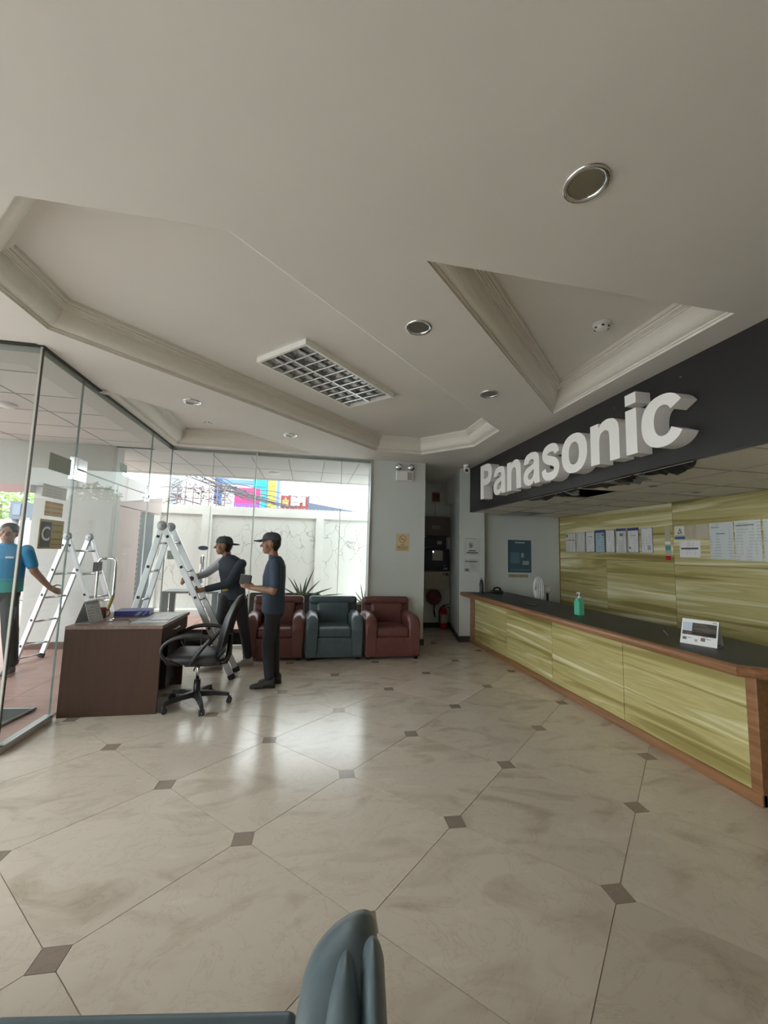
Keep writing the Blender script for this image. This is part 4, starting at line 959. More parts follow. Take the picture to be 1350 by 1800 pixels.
t, q = sheet('x', 3.41, 3.14, 1.51, 1.955, PX, 'third laminated sheet, cut off by the picture edge', M_LAMI, 'notice', name='laminated_sheet', group='laminated sheets')
t, q = sheet('x', 4.60, 4.52, 1.50, 1.95, PX, 'narrow strip label with teal and red blocks on the panel seam', mat('strip_tan', (.46, .42, .32), .6), 'label', name='strip_label')
q('teal_block', 0, 1, .29, .42, mat('teal_block', (.08, .34, .36), .5)); q('red_block', 0, 1, 0, .13, M_RED); q('white_block', 0, 1, .46, .55, M_PAPER); q('white_block', 0, 1, .18, .27, mat('strip_olive', (.42, .44, .30), .6))
# poster on the end wall
t, q = sheet('y', 3.63, 4.10, 1.20, 1.80, YE, 'dark blue poster on the grey wall beyond the counter', mat('poster_blue', (.055, .11, .16), .45), 'poster', name='blue_poster')
q('heading', .3, .72, .90, .94, mat('poster_light', (.45, .50, .52), .5)); q('picture', .1, .5, .28, .62, mat('poster_mid', (.10, .20, .27), .5)); q('picture', .62, .9, .24, .36, mat('poster_pale', (.30, .38, .40), .5)); q('picture', .56, .68, .46, .60, MATS['poster_pale']); q('text_block', .08, .92, .06, .10, MATS['poster_mid'])
t, q = sheet('y', 3.64, 4.03, 1.11, 1.165, YE, 'narrow tan strip of paper under the blue poster', printed('tan_strip', (.40, .33, .22), (.28, .23, .16), 60, (20, 0, 3), .5), 'paper', name='paper_strip')
# pier notices
PYF = YP
t, q = sheet('y', 2.70, 3.01, 1.50, 1.80, PYF, 'white notice with a raised hand drawing and bold words on the pier', mat('pier_white', (.58, .61, .60), .5), 'notice', name='hand_notice')
q('top_line', .1, .75, .97, .985, M_INK)
m = MB(); hx, hz = 2.83, 1.655
m.ball((hx, PYF-.0035, hz), (.03, .0008, .032), 12)
for dx, dz in ((-.03, .055), (-.012, .068), (.008, .068), (.026, .055)): m.tube([(hx+dx*.6, PYF-.0035, hz+.02), (hx+dx*1.2, PYF-.0035, hz+dz)], .0055, 6)
m.tube([(hx+.025, PYF-.0035, hz), (hx+.055, PYF-.0035, hz+.02)], .006, 6)
obj('hand_drawing', m, mat('hand_grey', (.22, .26, .27), .6), t)
q('bold_words', .28, .72, .22, .28, M_INK); q('bold_words', .16, .86, .10, .17, M_INK); q('small_words', .3, .7, .03, .05, MATS['ink_grey'])
t, q = sheet('y', 2.70, 2.99, 1.20, 1.43, PYF, 'smaller notice with a little picture under the hand notice', printed('pier_print', (.57, .60, .59), (.38, .40, .40), 40, (26, 0, 4), .52), 'notice', name='pier_notice')
q('picture', .08, .33, .06, .26, mat('picture_dark', (.14, .18, .18), .6)); q('heading', .08, .9, .76, .86, MATS['ink_grey'])
# no smoking sign and emergency light on the column
t, q = sheet('y', 1.425, 1.655, 1.535, 1.825, YW, 'yellowish no smoking sign with a red ring on the pale column', mat('sign_cream', (.62, .52, .33), .5), 'sign', name='no_smoking_sign')
m = MB(); cx_, cz_ = 1.54, 1.735
m.prism(ell(cx_, cz_, .062, .062, e=2), lambda x, z, d: (x, YW-.0033-d, z), 0, .0008, [ell(cx_, cz_, .052, .052, e=2)]); obj('ring', m, mat('sign_ring', (.50, .16, .10), .5), t)
m = MB(); m.box((cx_, YW-.0036, cz_), (.11, .0008, .009), rot=Euler((0, PI/4, 0))); obj('slash', m, MATS['sign_ring'], t)
m = MB(); m.bb(cx_-.04, cx_+.035, YW-.0035, YW-.003, cz_-.006, cz_+.006); obj('cigarette', m, MATS['ink_grey'], t)
text('lettering', 'NO', .042, F_Y((cx_, YW-.0035, 1.638)), mat('sign_brown', (.30, .18, .08), .5), t, bold=.001)
text('lettering', 'SMOKING', .042, F_Y((cx_, YW-.0035, 1.60)), MATS['sign_brown'], t, bold=.001)
q('small_print', .15, .85, .10, .14, MATS['sign_brown'])
t = thing('emergency_light', 'white twin-lamp emergency light high on the pale column', 'light', (1.54, YW, 2.72))
m = MB(); m.bb(1.40, 1.69, YW-.07, YW-.0005, 2.715, 2.88, .006); obj('box', m, M_PAPER, t)
m = MB(); m.bb(1.585, 1.67, YW-.072, YW-.07, 2.73, 2.86); obj('grey_window', m, mat('grey_window', (.40, .37, .35), .4), t)
for x in (1.435, 1.645):
    m = MB(); m.cyl((x, YW-.03, 2.88), (x, YW-.04, 2.92), .01, 8); M_ = Matrix.Rotation(PI/2, 3, 'X')
    m.lathe([(0, -.02), (.035, -.015), (.052, .02), (.055, .045), (.0, .05)], (x, YW-.04, 2.945), 20, M_); l = obj('lamp_head', m, M_CHROME, t)
    m = MB(); m.ball((x, YW-.095, 2.945), (.03, .01, .03), 12); obj('lamp_lens', m, M_PAPER, l)
# CCTV camera under the soffit
t = thing('cctv_camera', 'small white security camera at the far end of the black sign board', 'camera', (2.62, 6.45, H))
m = MB(); m.lathe([(.05, 0), (.052, -.03), (.02, -.04)], (2.62, 6.45, H), 18); obj('mount', m, M_PAPER, t)
m = MB(); m.ball((2.62, 6.44, H-.075), (.055, .055, .055), 16); m.cyl((2.62, 6.42, H-.08), (2.585, 6.35, H-.12), .045, 16); obj('body', m, M_PAPER, t)
m = MB(); m.cyl((2.585, 6.35, H-.12), (2.583, 6.346, H-.1225), .03, 14); obj('lens', m, M_BLACK, t)

# ---------------------------------------------------------------- recess behind the column: panels, hose reel, extinguisher
RY = 8.1
def cabinet(name, label, cat, x0, x1, z0, z1, d, m_, door=None):
    t = thing(name, label, cat, ((x0+x1)/2, RY, z0)); m = MB(); m.bb(x0, x1, RY-d, RY-.0005, z0, z1, .004); obj('case', m, m_, t)
    m = MB(); m.bb(x0+.015, x1-.015, RY-d-.008, RY-d, z0+.015, z1-.015, .003); dr = obj('door', m, door or m_, t); return t, dr
M_BRN = mat('brown_cabinet', (.17, .13, .115), .55)
t, dr = cabinet('upper_cabinet', 'brown upper cabinet with a white label in the dark recess', 'cabinet', 2.30, 2.89, 1.87, 2.28, .10, M_BRN)
m = MB(); m.bb(2.50, 2.68, RY-.112, RY-.1085, 2.02, 2.09); obj('label', m, printed('cab_label', (.42, .40, .38), (.2, .2, .2), 30, (30, 0, 2), .45), dr)
t, dr = cabinet('control_panel', 'dark control panel directly under the brown upper cabinet', 'panel', 2.30, 2.80, 1.625, 1.84, .14, M_DARKGLASS)
m = MB(); m.bb(2.60, 2.70, RY-.152, RY-.1485, 1.70, 1.77); obj('label', m, mat('label_grey', (.45, .45, .45), .5), dr)
t, dr = cabinet('fire_alarm_panel', 'large dark panel with a pale paper taped to its door', 'panel', 2.30, 2.87, 1.17, 1.60, .14, M_DARKGLASS)
m = MB(); m.bb(2.50, 2.72, RY-.152, RY-.1485, 1.37, 1.575); obj('paper', m, mat('dull_paper', (.42, .42, .38), .6), dr)
m = MB(); m.bb(2.74, 2.83, RY-.152, RY-.1485, 1.19, 1.225); m.bb(2.73, 2.79, RY-.152, RY-.1485, 1.265, 1.275); obj('label', m, MATS['label_grey'], dr)
m = MB(); m.ball((2.515, RY-.153, 1.545), .012, 8); obj('indicator_lamp', m, mat('indicator', (.9, .9, .85), .3, emit=(1, .97, .9), estr=6), dr)
t, dr = cabinet('beige_cabinet', 'beige electrical cabinet above the fire hose reel', 'cabinet', 2.30, 2.89, .78, 1.15, .12, M_BEIGE)
m = MB(); m.bb(2.74, 2.77, RY-.132, RY-.1285, 1.07, 1.12); m.bb(2.79, 2.85, RY-.132, RY-.1285, 1.06, 1.12); obj('label', m, M_INK, dr)
m = MB(); m.ball((2.82, RY-.14, .97), .012, 8); obj('latch', m, M_ALU, dr)
t = thing('alarm_box', 'small dull red alarm box high on the recess wall', 'alarm', (2.60, RY, 2.62))
m = MB(); m.bb(2.53, 2.68, RY-.06, RY-.0005, 2.61, 2.79, .006); obj('case', m, M_DRED, t)
m = MB(); m.cyl((2.605, RY-.062, 2.70), (2.605, RY-.07, 2.70), .04, 16); obj('grille', m, mat('grille_red', (.14, .035, .03), .5), t)
m = MB(); m.cyl((2.60, RY-.012, 2.28), (2.60, RY-.012, 2.61), .010, 8); obj('conduit', m, M_WALL, t)
t = thing('hose_reel', 'dark red round fire hose reel low on the recess wall', 'hose reel', (2.57, RY, .62)); My = Matrix.Rotation(PI/2, 3, 'X')
m = MB(); m.lathe([(0, .0), (.145, 0), (.155, .02), (.155, .10), (.145, .12), (0, .12)], (2.57, RY-.001, .62), 32, My); obj('drum', m, mat('reel_red', (.16, .05, .05), .5), t)
m = MB(); m.lathe([(0, .12), (.03, .12), (.03, .14), (0, .14)], (2.57, RY-.001, .62), 14, My); obj('hub', m, M_DRED, t)
m = MB(); m.tube([(2.58, RY-.08, .47), (2.575, RY-.07, .38), (2.58, RY-.06, .30)], .012, 8); m.tube([(2.58, RY-.06, .33), (2.60, RY-.06, .22)], [.018, .014], 8); obj('nozzle', m, M_BLACK, t)
ex, ey = 2.745, 7.92
t = thing('fire_extinguisher', 'red fire extinguisher with a pale label standing in the recess', 'extinguisher', (ex, ey, 0))
m = MB(); m.lathe([(0, .005), (.07, .005), (.078, .02), (.078, .36), (.068, .40), (.04, .425), (.022, .435), (0, .435)], (ex, ey, 0), 24); obj('cylinder', m, M_RED, t)
m = MB(); m.lathe([(.0785, .13), (.0785, .30)], (ex, ey, 0), 24, cap=False); obj('label', m, printed('ext_label', (.55, .50, .44), (.45, .12, .10), 24, (12, 12, 3), .5), t)
m = MB(); m.cyl((ex, ey, .435), (ex, ey, .47), .018, 10); m.tube([(ex-.01, ey, .47), (ex+.05, ey-.02, .485), (ex+.10, ey-.03, .50)], .008, 6); m.tube([(ex-.01, ey, .46), (ex+.05, ey-.02, .45), (ex+.11, ey-.03, .43)], .008, 6); obj('valve', m, M_BLACK, t)
m = MB(); m.tube([(ex-.015, ey, .455), (ex-.07, ey-.01, .43), (ex-.105, ey-.01, .36), (ex-.10, ey-.01, .22), (ex-.09, ey-.01, .12)], .010, 8); obj('hose', m, M_BLACK, t)

# ---------------------------------------------------------------- armchairs
def armchair(label, x, y, rz, leather, wd=.81):
    t = thing('armchair', label, 'armchair', (x, y, 0), None, rz); h2 = wd/2; aw = .165
    def o2(nm, m, mt=leather, par=t):
        o = D.objects.new(nm, m.mesh(nm, mt)); C.objects.link(o); o.parent = par; return o
    m = MB(); m.box((0, -.02, .175), (wd-.02, .76, .27), .02, 3); o2('base', m)
    m = MB(); m.box((0, .045, .365), (wd-2*aw+.01, .62, .14), .05, 5); o2('seat_cushion', m)
    m = MB(); m.box((0, -.27, .50), (wd-2*aw+.02, .20, .42), .05, 5, Euler((.12, 0, 0))); o2('back_cushion', m)
    m = MB(); m.box((0, -.345, .50), (wd-.06, .13, .60), .04, 4, Euler((.10, 0, 0))); o2('backrest', m)
    m = MB(); m.box((0, -.325, .745), (wd-.07, .16, .13), .055, 5, Euler((.1, 0, 0))); o2('head_roll', m)
    for s in (-1, 1):
        # padded arm: a rounded profile swept front to back, nose rolling down at the front
        rings = []
        for yy, zt, sx in ((-.36, .60, .96), (-.2, .615, 1), (.05, .62, 1), (.22, .61, 1.02), (.31, .585, 1.04), (.355, .54, 1.0), (.375, .47, .92), (.38, .40, .80)):
            ring = []
            xc = s*(h2-aw*.56)
            for k in range(14):
                a = PI*k/13; ring.append((xc-math.cos(a)*aw*.5*sx, yy, zt-.075+.075*math.sin(a)))
            ring += [(xc+aw*.42*sx, yy-.0, .08), (xc-aw*.42*sx, yy, .08)]
            rings.append(ring)
        m = MB(); m.rings(rings); o2('arm', m)
        # outer bolster strip along the side of the arm
        rings = []
        for yy, zt in ((-.34, .55), (.0, .575), (.2, .57), (.27, .545), (.30, .50), (.305, .42)):
            xc = s*(h2-.032); ring = []
            for k in range(10):
                a = PI*k/9; ring.append((xc-math.cos(a)*.034, yy, zt-.034+.034*math.sin(a)))
            ring += [(xc+.034, yy, .09), (xc-.034, yy, .09)]; rings.append(ring)
        m = MB(); m.rings(rings); o2('arm_strip', m)
        m = MB(); m.box((s*(h2-.06), .30, .022), (.05, .05, .044)); m.box((s*(h2-.06), -.33, .022), (.05, .05, .044)); o2('foot', m, M_BLACK)
    return t
armchair('maroon leather armchair at the left, partly hidden behind the standing man', -.405, 6.11, PI, M_MAROON)
armchair('teal leather armchair between the two maroon ones under the window', .412, 6.09, PI, M_TEAL)
armchair('maroon leather armchair at the right end, against the pale column', 1.24, 6.07, PI-.015, M_MAROON)
so = thing('sofa', 'near teal leather sofa, only its padded right arm and seat edge showing', 'sofa', (-.72, .80, 0), rz=-.14)
def so2(nm, m, mt=M_TEAL):
    o = D.objects.new(nm, m.mesh(nm, mt)); C.objects.link(o); o.parent = so; return o
m = MB(); m.box((0, .0, .175), (1.72, .78, .27), .03, 3); so2('base', m)
for x in (-.355, .355): m = MB(); m.box((x, .070, .372), (.70, .615, .13), .03, 5); so2('seat_cushion', m)
for x in (-.355, .355): m = MB(); m.box((x, -.26, .55), (.70, .20, .40), .06, 5, Euler((.12, 0, 0))); so2('back_cushion', m)
m = MB(); m.box((0, -.35, .46), (1.74, .12, .68), .05, 4); so2('backrest', m)
def arm_body(xc, hw, st, shear, z0=.08):
    """lofted pad: stations of (y, top height, width factor), nose sheared so that the outer side reaches further"""
    rings = []
    for yy, zt, sx in st:
        ring = []
        for k in range(18):
            a = PI*k/17; lx = -math.cos(a)*hw*sx; w_ = max(0, min(1, (yy+.05)/.4)); ring.append((xc+lx, yy+shear*lx*w_, zt-.07+.07*math.sin(a)**.9))
        ring += [(xc+hw*.9*sx, yy+shear*hw*.9*sx*w_, z0), (xc-hw*.9*sx, yy-shear*hw*.9*sx*w_, z0)]; rings.append(ring)
    m = MB(); m.rings(rings); return m
for s in (-1, 1):
    xc = s*.797
    so2('arm', arm_body(xc, .086, [(-.36, .60, .95), (-.2, .61, 1), (.0, .62, 1), (.15, .622, 1), (.29, .620, 1), (.37, .610, .99), (.42, .585, .95), (.44, .54, .88), (.445, .45, .8)], s*.75))
    so2('arm_gather', arm_body(xc+s*.012, .042, [(-.36, .645, 1.5), (-.1, .65, 1.3), (.08, .652, 1.1), (.2, .648, .85), (.27, .636, .6), (.305, .615, .35), (.31, .58, .2)], 0))
    so2('arm_strip', arm_body(xc+s*.070, .027, [(-.36, .63, 1), (.0, .65, 1), (.2, .652, 1), (.29, .645, 1), (.318, .63, .93), (.33, .60, .8), (.333, .5, .7)], 0))
    for y in (-.32, .32): m = MB(); m.box((s*.80, y, .022), (.06, .06, .044)); so2('foot', m, M_BLACK)

# ---------------------------------------------------------------- office desk and what lies on it
DX0, DX1, DY0, DY1, DZ = -2.085, -1.285, 4.09, 4.94, .78
dk = thing('office_desk', 'dark brown wooden office desk beside the entrance glass', 'desk', ((DX0+DX1)/2, (DY0+DY1)/2, 0))
m = MB(); m.bb(DX0, DX1, DY0-.005, DY1+.005, DZ-.03, DZ, .003); obj('desktop', m, stretched('desk_top_veneer', [(.3, (.16, .095, .075)), (.7, (.22, .14, .11))], (30, 2, 30), .35), dk)
m = MB(); m.bb(DX0, DX1-.005, DY0, DY0+.025, 0, DZ-.03); obj('side_panel', m, M_DESK, dk)
m = MB(); m.bb(DX0, DX1-.03, DY1-.025, DY1, 0, DZ-.03); obj('side_panel', m, M_DESK, dk)
m = MB(); m.bb(DX0, DX0+.02, DY0+.025, DY1-.025, .06, DZ-.03); obj('modesty_panel', m, M_DESK, dk)
m = MB(); m.bb(DX1-.03, DX1-.01, DY0+.03, DY1-.03, DZ-.16, DZ-.032, .003); dr = obj('drawer', m, M_DESK, dk)
m = MB(); m.tube([(DX1-.01, 4.42, DZ-.09), (DX1+.012, 4.43, DZ-.09), (DX1+.012, 4.57, DZ-.09), (DX1-.01, 4.58, DZ-.09)], .005, 6); obj('drawer_handle', m, M_ALU, dr)
m = MB(); m.bb(DX0+.03, DX1-.10, DY1-.33, DY1-.026, .06, DZ-.165); obj('pedestal', m, M_BLACK, dk)
tent_calendar((-1.995, 4.30), PI/2-.25+.1, .19, .20, .07, 'grey tent calendar at the left end of the brown desk', DZ, printed('desk_cal', (.46, .46, .45), (.32, .32, .32), 40, (20, 20, 3), .5), [(.06, .94, .86, .93, 'heading', MATS['ink_grey'])])
mx, my = -2.0, 4.53
t = thing('coffee_mug', 'dark red and brown mug between the calendar and blue binder', 'mug', (mx, my, DZ))
m = MB(); m.lathe([(0, .0005), (.036, .0005), (.040, .01), (.042, .10), (.038, .10), (.036, .012), (0, .012)], (mx, my, DZ), 24); obj('cup', m, mat('mug_brown', (.12, .04, .045), .3), t)
m = MB(); m.tube([(mx+.040, my-.004, DZ+.08), (mx+.068, my-.006, DZ+.082), (mx+.078, my-.007, DZ+.05), (mx+.066, my-.006, DZ+.022), (mx+.040, my-.004, DZ+.02)], .006, 8); obj('handle', m, mat('mug_red', (.30, .03, .045), .3), t)
m = MB(); m.lathe([(.0425, .086), (.0428, .10), (.037, .101)], (mx, my, DZ), 24, cap=False); obj('rim', m, mat('mug_red', (.30, .03, .045), .3), t)
t = thing('ring_binder', 'blue ring binder lying flat on the brown desk', 'binder', (-1.78, 4.76, DZ), rz=.12)
def ch(nm, m, mt, par):
    o = D.objects.new(nm, m.mesh(nm, mt)); C.objects.link(o); o.parent = par; return o
M_BIND = mat('binder_blue', (.05, .06, .26), .35)
m = MB(); m.bb(-.16, .16, -.12, .12, .001, .004); m.bb(-.16, .16, -.12, .12, .048, .052); m.bb(-.16, .16, -.124, -.12, .001, .052); ch('cover', m, M_BIND, t)
m = MB(); m.bb(-.15, .15, -.115, .115, .006, .046); ch('pages', m, M_PAPER, t)
m = MB(); m.prism([(.02, .006), (.06, .006), (.10, .046), (.06, .046)], lambda x, z, d: (x, -.1245+d, z), -.0005, 0); m.prism([(.09, .006), (.105, .006), (.145, .046), (.13, .046)], lambda x, z, d: (x, -.1245+d, z), -.0005, 0); ch('stripe', m, mat('binder_stripe', (.30, .33, .50), .4), t)
t = thing('desk_papers', 'white papers in a clear sleeve spread at the right end of the desk', 'papers', (-1.46, 4.5, DZ))
for k, (x, y, a, w_, h_) in enumerate(((-1.47, 4.38, .10, .30, .30), (-1.45, 4.68, -.05, .27, .36), (-1.46, 4.55, .06, .26, .34))):
    m = MB(); m.box((x, y, DZ+.0015+.002*k), (w_, h_, .0015), rot=Euler((0, 0, a))); obj('page', m, mat('page_%d' % (k % 2), (.55, .56, .55) if k % 2 else (.48, .49, .50), .25, noise_s=14, noise_a=.15), t)
t = thing('power_cable', 'thin dark cable with a silver plug lying on the desk', 'cable', (-1.8, 4.35, DZ))
m = MB(); m.tube([(-1.80, 4.33, DZ+.012), (-1.75, 4.37, DZ+.006), (-1.69, 4.38, DZ+.006), (-1.66, 4.33, DZ+.006), (-1.62, 4.24, DZ+.010)], .0035, 6); obj('cord', m, M_BLACK, t)
m = MB(); m.box((-1.815, 4.32, DZ+.016), (.035, .03, .028), .005); m.cyl((-1.83, 4.31, DZ+.02), (-1.85, 4.30, DZ+.02), .003, 6); m.cyl((-1.83, 4.325, DZ+.012), (-1.85, 4.32, DZ+.012), .003, 6); obj('plug', m, M_CHROME, t)
t = thing('yellow_strap', 'olive yellow strap hanging from the entrance door handle', 'strap', (-2.03, 4.83, .78))
m = MB(); m.tube([(-2.035, 4.83, .97), (-2.045, 4.80, .90), (-2.058, 4.74, .80)], [.018, .020, .022], 8); obj('strap', m, mat('olive_yellow', (.40, .34, .12), .6), t)

# ---------------------------------------------------------------- swivel office chair
oc = thing('office_chair', 'black swivel office chair with looped armrests at the brown desk', 'office chair', (-1.0, 4.28, 0))
hx, hy = -1.0, 4.28
for k in range(5):
    a = math.radians(135+72*k+14); dx, dy = math.cos(a), math.sin(a); m = MB()
    m.rings([[(hx+dx*r_-dy*w_, hy+dy*r_+dx*w_, z0), (hx+dx*r_+dy*w_, hy+dy*r_-dx*w_, z0), (hx+dx*r_+dy*w_*.7, hy+dy*r_-dx*w_*.7, z1), (hx+dx*r_-dy*w_*.7, hy+dy*r_+dx*w_*.7, z1)] for r_, w_, z0, z1 in ((.03, .03, .085, .135), (.16, .024, .085, .125), (.29, .018, .07, .10), (.30, .016, .06, .09))], smooth=False)
    lg = obj('base_leg', m, M_BLACK, oc)
    m = MB(); cx_, cy_ = hx+dx*.30, hy+dy*.30
    for s in (-1, 1): m.cyl((cx_-dy*.008*s, cy_+dx*.008*s, .026), (cx_-dy*.024*s, cy_+dx*.024*s, .026), .026, 14)
    m.box((cx_, cy_, .05), (.03, .03, .035), .008, rot=Euler((0, 0, a))); obj('castor', m, M_RUB, lg)
m = MB(); m.cyl((hx, hy, .07), (hx, hy, .24), .034, 16, .030); obj('column_cover', m, M_BLACK, oc)
m = MB(); m.cyl((hx, hy, .24), (hx, hy, .40), .016, 12); obj('gas_lift', m, M_CHROME, oc)
m = MB(); m.box((hx+.02, hy, .40), (.26, .18, .05), .012); m.box((hx+.16, hy, .39), (.10, .07, .045), .01); m.tube([(hx, hy-.1, .39), (hx+.02, hy-.24, .385)], .007, 6); obj('mechanism', m, M_BLACK, oc)
m = MB(); m.box((hx-.02, hy, .465), (.46, .46, .085), .04, 5); obj('seat', m, mat('black_leatherette', (.022, .022, .024), .38), oc)
def curved_back():
    rings = []
    for z, x, w_ in ((.50, hx+.20, .15), (.56, hx+.215, .20), (.70, hx+.235, .225), (.85, hx+.275, .22), (.96, hx+.325, .19), (1.03, hx+.37, .13), (1.05, hx+.385, .06)):
        ring = []
        for k in range(16):
            a = 2*PI*k/16; yy = math.cos(a)*w_; ring.append((x+.035*math.sin(a)-.06*(1-(yy/.23)**2)+.04, hy+yy, z+.02*math.sin(a)))
        rings.append(ring)
    m = MB(); m.rings(rings); return m
obj('backrest', curved_back(), MATS['black_leatherette'], oc)
m = MB(); m.tube([(hx+.16, hy, .39), (hx+.25, hy, .40), (hx+.275, hy, .47), (hx+.285, hy, .66)], [.028, .028, .026, .022], 8); obj('back_bar', m, M_BLACK, oc)
for s in (-1, 1):
    y = hy+s*.27; m = MB()
    m.tube(*soft([(hx-.12, y-s*.06, .43), (hx-.22, y, .48), (hx-.27, y, .55), (hx-.24, y, .64), (hx-.10, y, .70), (hx+.06, y, .70), (hx+.16, y, .68), (hx+.11, y, .62), (hx+.04, y, .53), (hx+.0, y-s*.02, .46), (hx-.02, y-s*.06, .43)], [.013, .014, .015, .017, .020, .020, .016, .019, .020, .018, .014]), 10)
    obj('armrest', m, M_BLACK, oc)

# ---------------------------------------------------------------- folding ladders
def ladder(label, A, F0, F1, wdir, n=5):
    """A apex, F0 and F1 the feet of the near rails of either half, wdir the offset to the far rails"""
    A, F0, F1, wv = Vector(A), Vector(F0), Vector(F1), Vector(wdir)
    t = thing('folding_ladder', label, 'ladder', ((F0.x+F1.x)/2, (F0.y+F1.y)/2, 0))
    for F in (F0, F1):
        d = (F-A).normalized(); nrm = wv.normalized(); flat_ = d.cross(nrm).normalized(); R = Matrix((nrm, flat_, d)).transposed()
        for s in (0, 1):
            off = wv*s; p0, p1 = A+off+d*.02, F+off; L = (p1-p0).length
            m = MB(); m.box((p0+p1)/2-d*.02, (.026, .066, L-.05), .004, 2, R); rl = obj('rail', m, M_ALUP, t)
            m = MB(); m.box(p1-d*.02, (.036, .078, .06), .006, 2, R); obj('foot_cap', m, M_RUB, rl)
            for k in range(n):
                q = p0.lerp(p1, (k+.35)/n); m = MB(); m.box(q+nrm*(-.0145 if s == 0 else .0145), (.004, .03, .03), rot=R); obj('rung_plug', m, M_BLACK, rl)
        for k in range(n):
            q = A+d*.10; q = q.lerp(F, (k+.35)/n); m = MB(); m.cyl(q+nrm*.012, q+wv-nrm*.012, .014, 10); obj('rung', m, M_ALU, t)
    for s in (0, 1):
        c = A+wv*s+Vector((0, 0, -.015)); ax = wv.normalized(); z_ = Vector((0, 0, 1)); x_ = ax.cross(z_).normalized(); R = Matrix((x_, z_, ax)).transposed()
        m = MB(); m.lathe([(0, -.020), (.050, -.020), (.054, -.014), (.054, .014), (.050, .020), (0, .020)], c, 24, R); obj('hinge', m, mat('hinge_grey', (.40, .41, .43), .5, .4), t)
        m = MB(); m.lathe([(0, -.025), (.014, -.025), (.014, .025), (0, .025)], c, 12, R); obj('hinge_pin', m, MATS['hinge_grey'], t)
    m = MB(); p = F0.lerp(A, .02); m.cyl(F0+Vector((0, 0, .04))+wv*-.05, F0+Vector((0, 0, .04))+wv*1.05, .012, 8); obj('stabiliser', m, M_ALU, t)
ladder('tall silver folding ladder standing inside by the desk, in front of the glass door', (-1.675, 5.03, 1.76), (-2.065, 5.03, .012), (-.80, 5.03, .012), (0, .30, 0))
ladder('silver folding ladder outside the entrance glass, held by the man in blue', (-3.10, 5.92, 1.62), (-3.54, 5.92, .012), (-2.56, 6.0, .012), (.11, .31, 0))

# ---------------------------------------------------------------- people
def capsule(m, p0, p1, r0, r1, n=14):
    p0, p1 = Vector(p0), Vector(p1); L = (p1-p0).length; k = max(2, int(L/.03)); d = (p1-p0).normalized()
    pts, rr = [], []
    for s in range(1, 5): a = PI/2*s/5; pts.append(p0-d*r0*math.cos(a)); rr.append(r0*math.sin(a))
    for s in range(k+1): pts.append(p0.lerp(p1, s/k)); rr.append(r0+(r1-r0)*s/k)
    for s in range(4, 0, -1): a = PI/2*s/5; pts.append(p1+d*r1*math.cos(a)); rr.append(r1*math.sin(a))
    m.tube(pts, rr, n)
def figure(name, label, base, parts, mats, voxel=.007):
    """parts: (material index, 'c', p0, p1, r0, r1) capsules, (i, 'e', centre, radii, euler) ellipsoids, (i, 'l', rings of (centre, rx, ry, angle)) lofts"""
    t = thing(name, label, 'person', base); m = MB(); kd = []
    for pt in parts:
        n0 = len(m.bm.verts)
        if pt[1] == 'c': capsule(m, *pt[2:6])
        elif pt[1] == 'e': m.ball(pt[2], pt[3], 20 if max(pt[3]) > .05 else 10, Euler(pt[4]) if len(pt) > 4 else None)
        elif pt[1] == 'l':
            rings, cen = [], [Vector(q[0]) for q in pt[2]]
            fine = []
            for a, b in zip(pt[2], pt[2][1:]):
                for s in range(4): u = s/4; fine.append((Vector(a[0]).lerp(Vector(b[0]), u), a[1]+(b[1]-a[1])*u, a[2]+(b[2]-a[2])*u, a[3]+(b[3]-a[3])*u))
            fine.append((Vector(pt[2][-1][0]), *pt[2][-1][1:]))
            for c, rx, ry, an in fine:
                rings.append([c+Vector((math.cos(an)*rx*math.cos(k*PI/12)-math.sin(an)*ry*math.sin(k*PI/12), math.sin(an)*rx*math.cos(k*PI/12)+math.cos(an)*ry*math.sin(k*PI/12), 0)) for k in range(24)])
            m.rings(rings)
        m.bm.verts.ensure_lookup_table()
        kd += [(v.co.copy(), pt[0]) for v in m.bm.verts[n0:]]
    tree = kdtree.KDTree(len(kd))
    for i, (c, _) in enumerate(kd): tree.insert(c, i)
    tree.balance()
    me = m.mesh('body', mats); tmp = D.objects.new('tmp', me); C.objects.link(tmp)
    md = tmp.modifiers.new('r', 'REMESH'); md.mode = 'VOXEL'; md.voxel_size = voxel; md.use_smooth_shade = True
    sm = tmp.modifiers.new('s', 'SMOOTH'); sm.factor = .5; sm.iterations = 3
    bpy.context.view_layer.update()
    me2 = D.meshes.new_from_object(tmp.evaluated_get(bpy.context.evaluated_depsgraph_get())); D.objects.remove(tmp); D.meshes.remove(me)
    me2.name = 'body'; me2.materials.clear()
    for q in mats: me2.materials.append(q)
    lab = [kd[tree.find(p.center)[1]][1] for p in me2.polygons]; ef = {}
    for p in me2.polygons:
        for e in p.edge_keys: ef.setdefault(e, []).append(p.index)
    nb = [[] for _ in lab]
    for a in ef.values():
        if len(a) == 2: nb[a[0]].append(a[1]); nb[a[1]].append(a[0])
    nb2 = [set(q)|{y for z in q for y in nb[z]} for q in nb]
    for _ in range(5):                                   # clean seams: every face takes the garment most of its neighbours have
        new = lab[:]
        for i, q in enumerate(nb2):
            ls = [lab[k] for k in q]
            if ls and (min(ls) != max(ls) or ls[0] != lab[i]): new[i] = max(set(ls), key=lambda v: (ls.count(v), v == lab[i]))
        lab = new
    for p, l in zip(me2.polygons, lab): p.material_index = l; p.use_smooth = True
    o = D.objects.new('body', me2); C.objects.link(o); o.parent = t; o.matrix_parent_inverse = W(t).inverted()
    return t
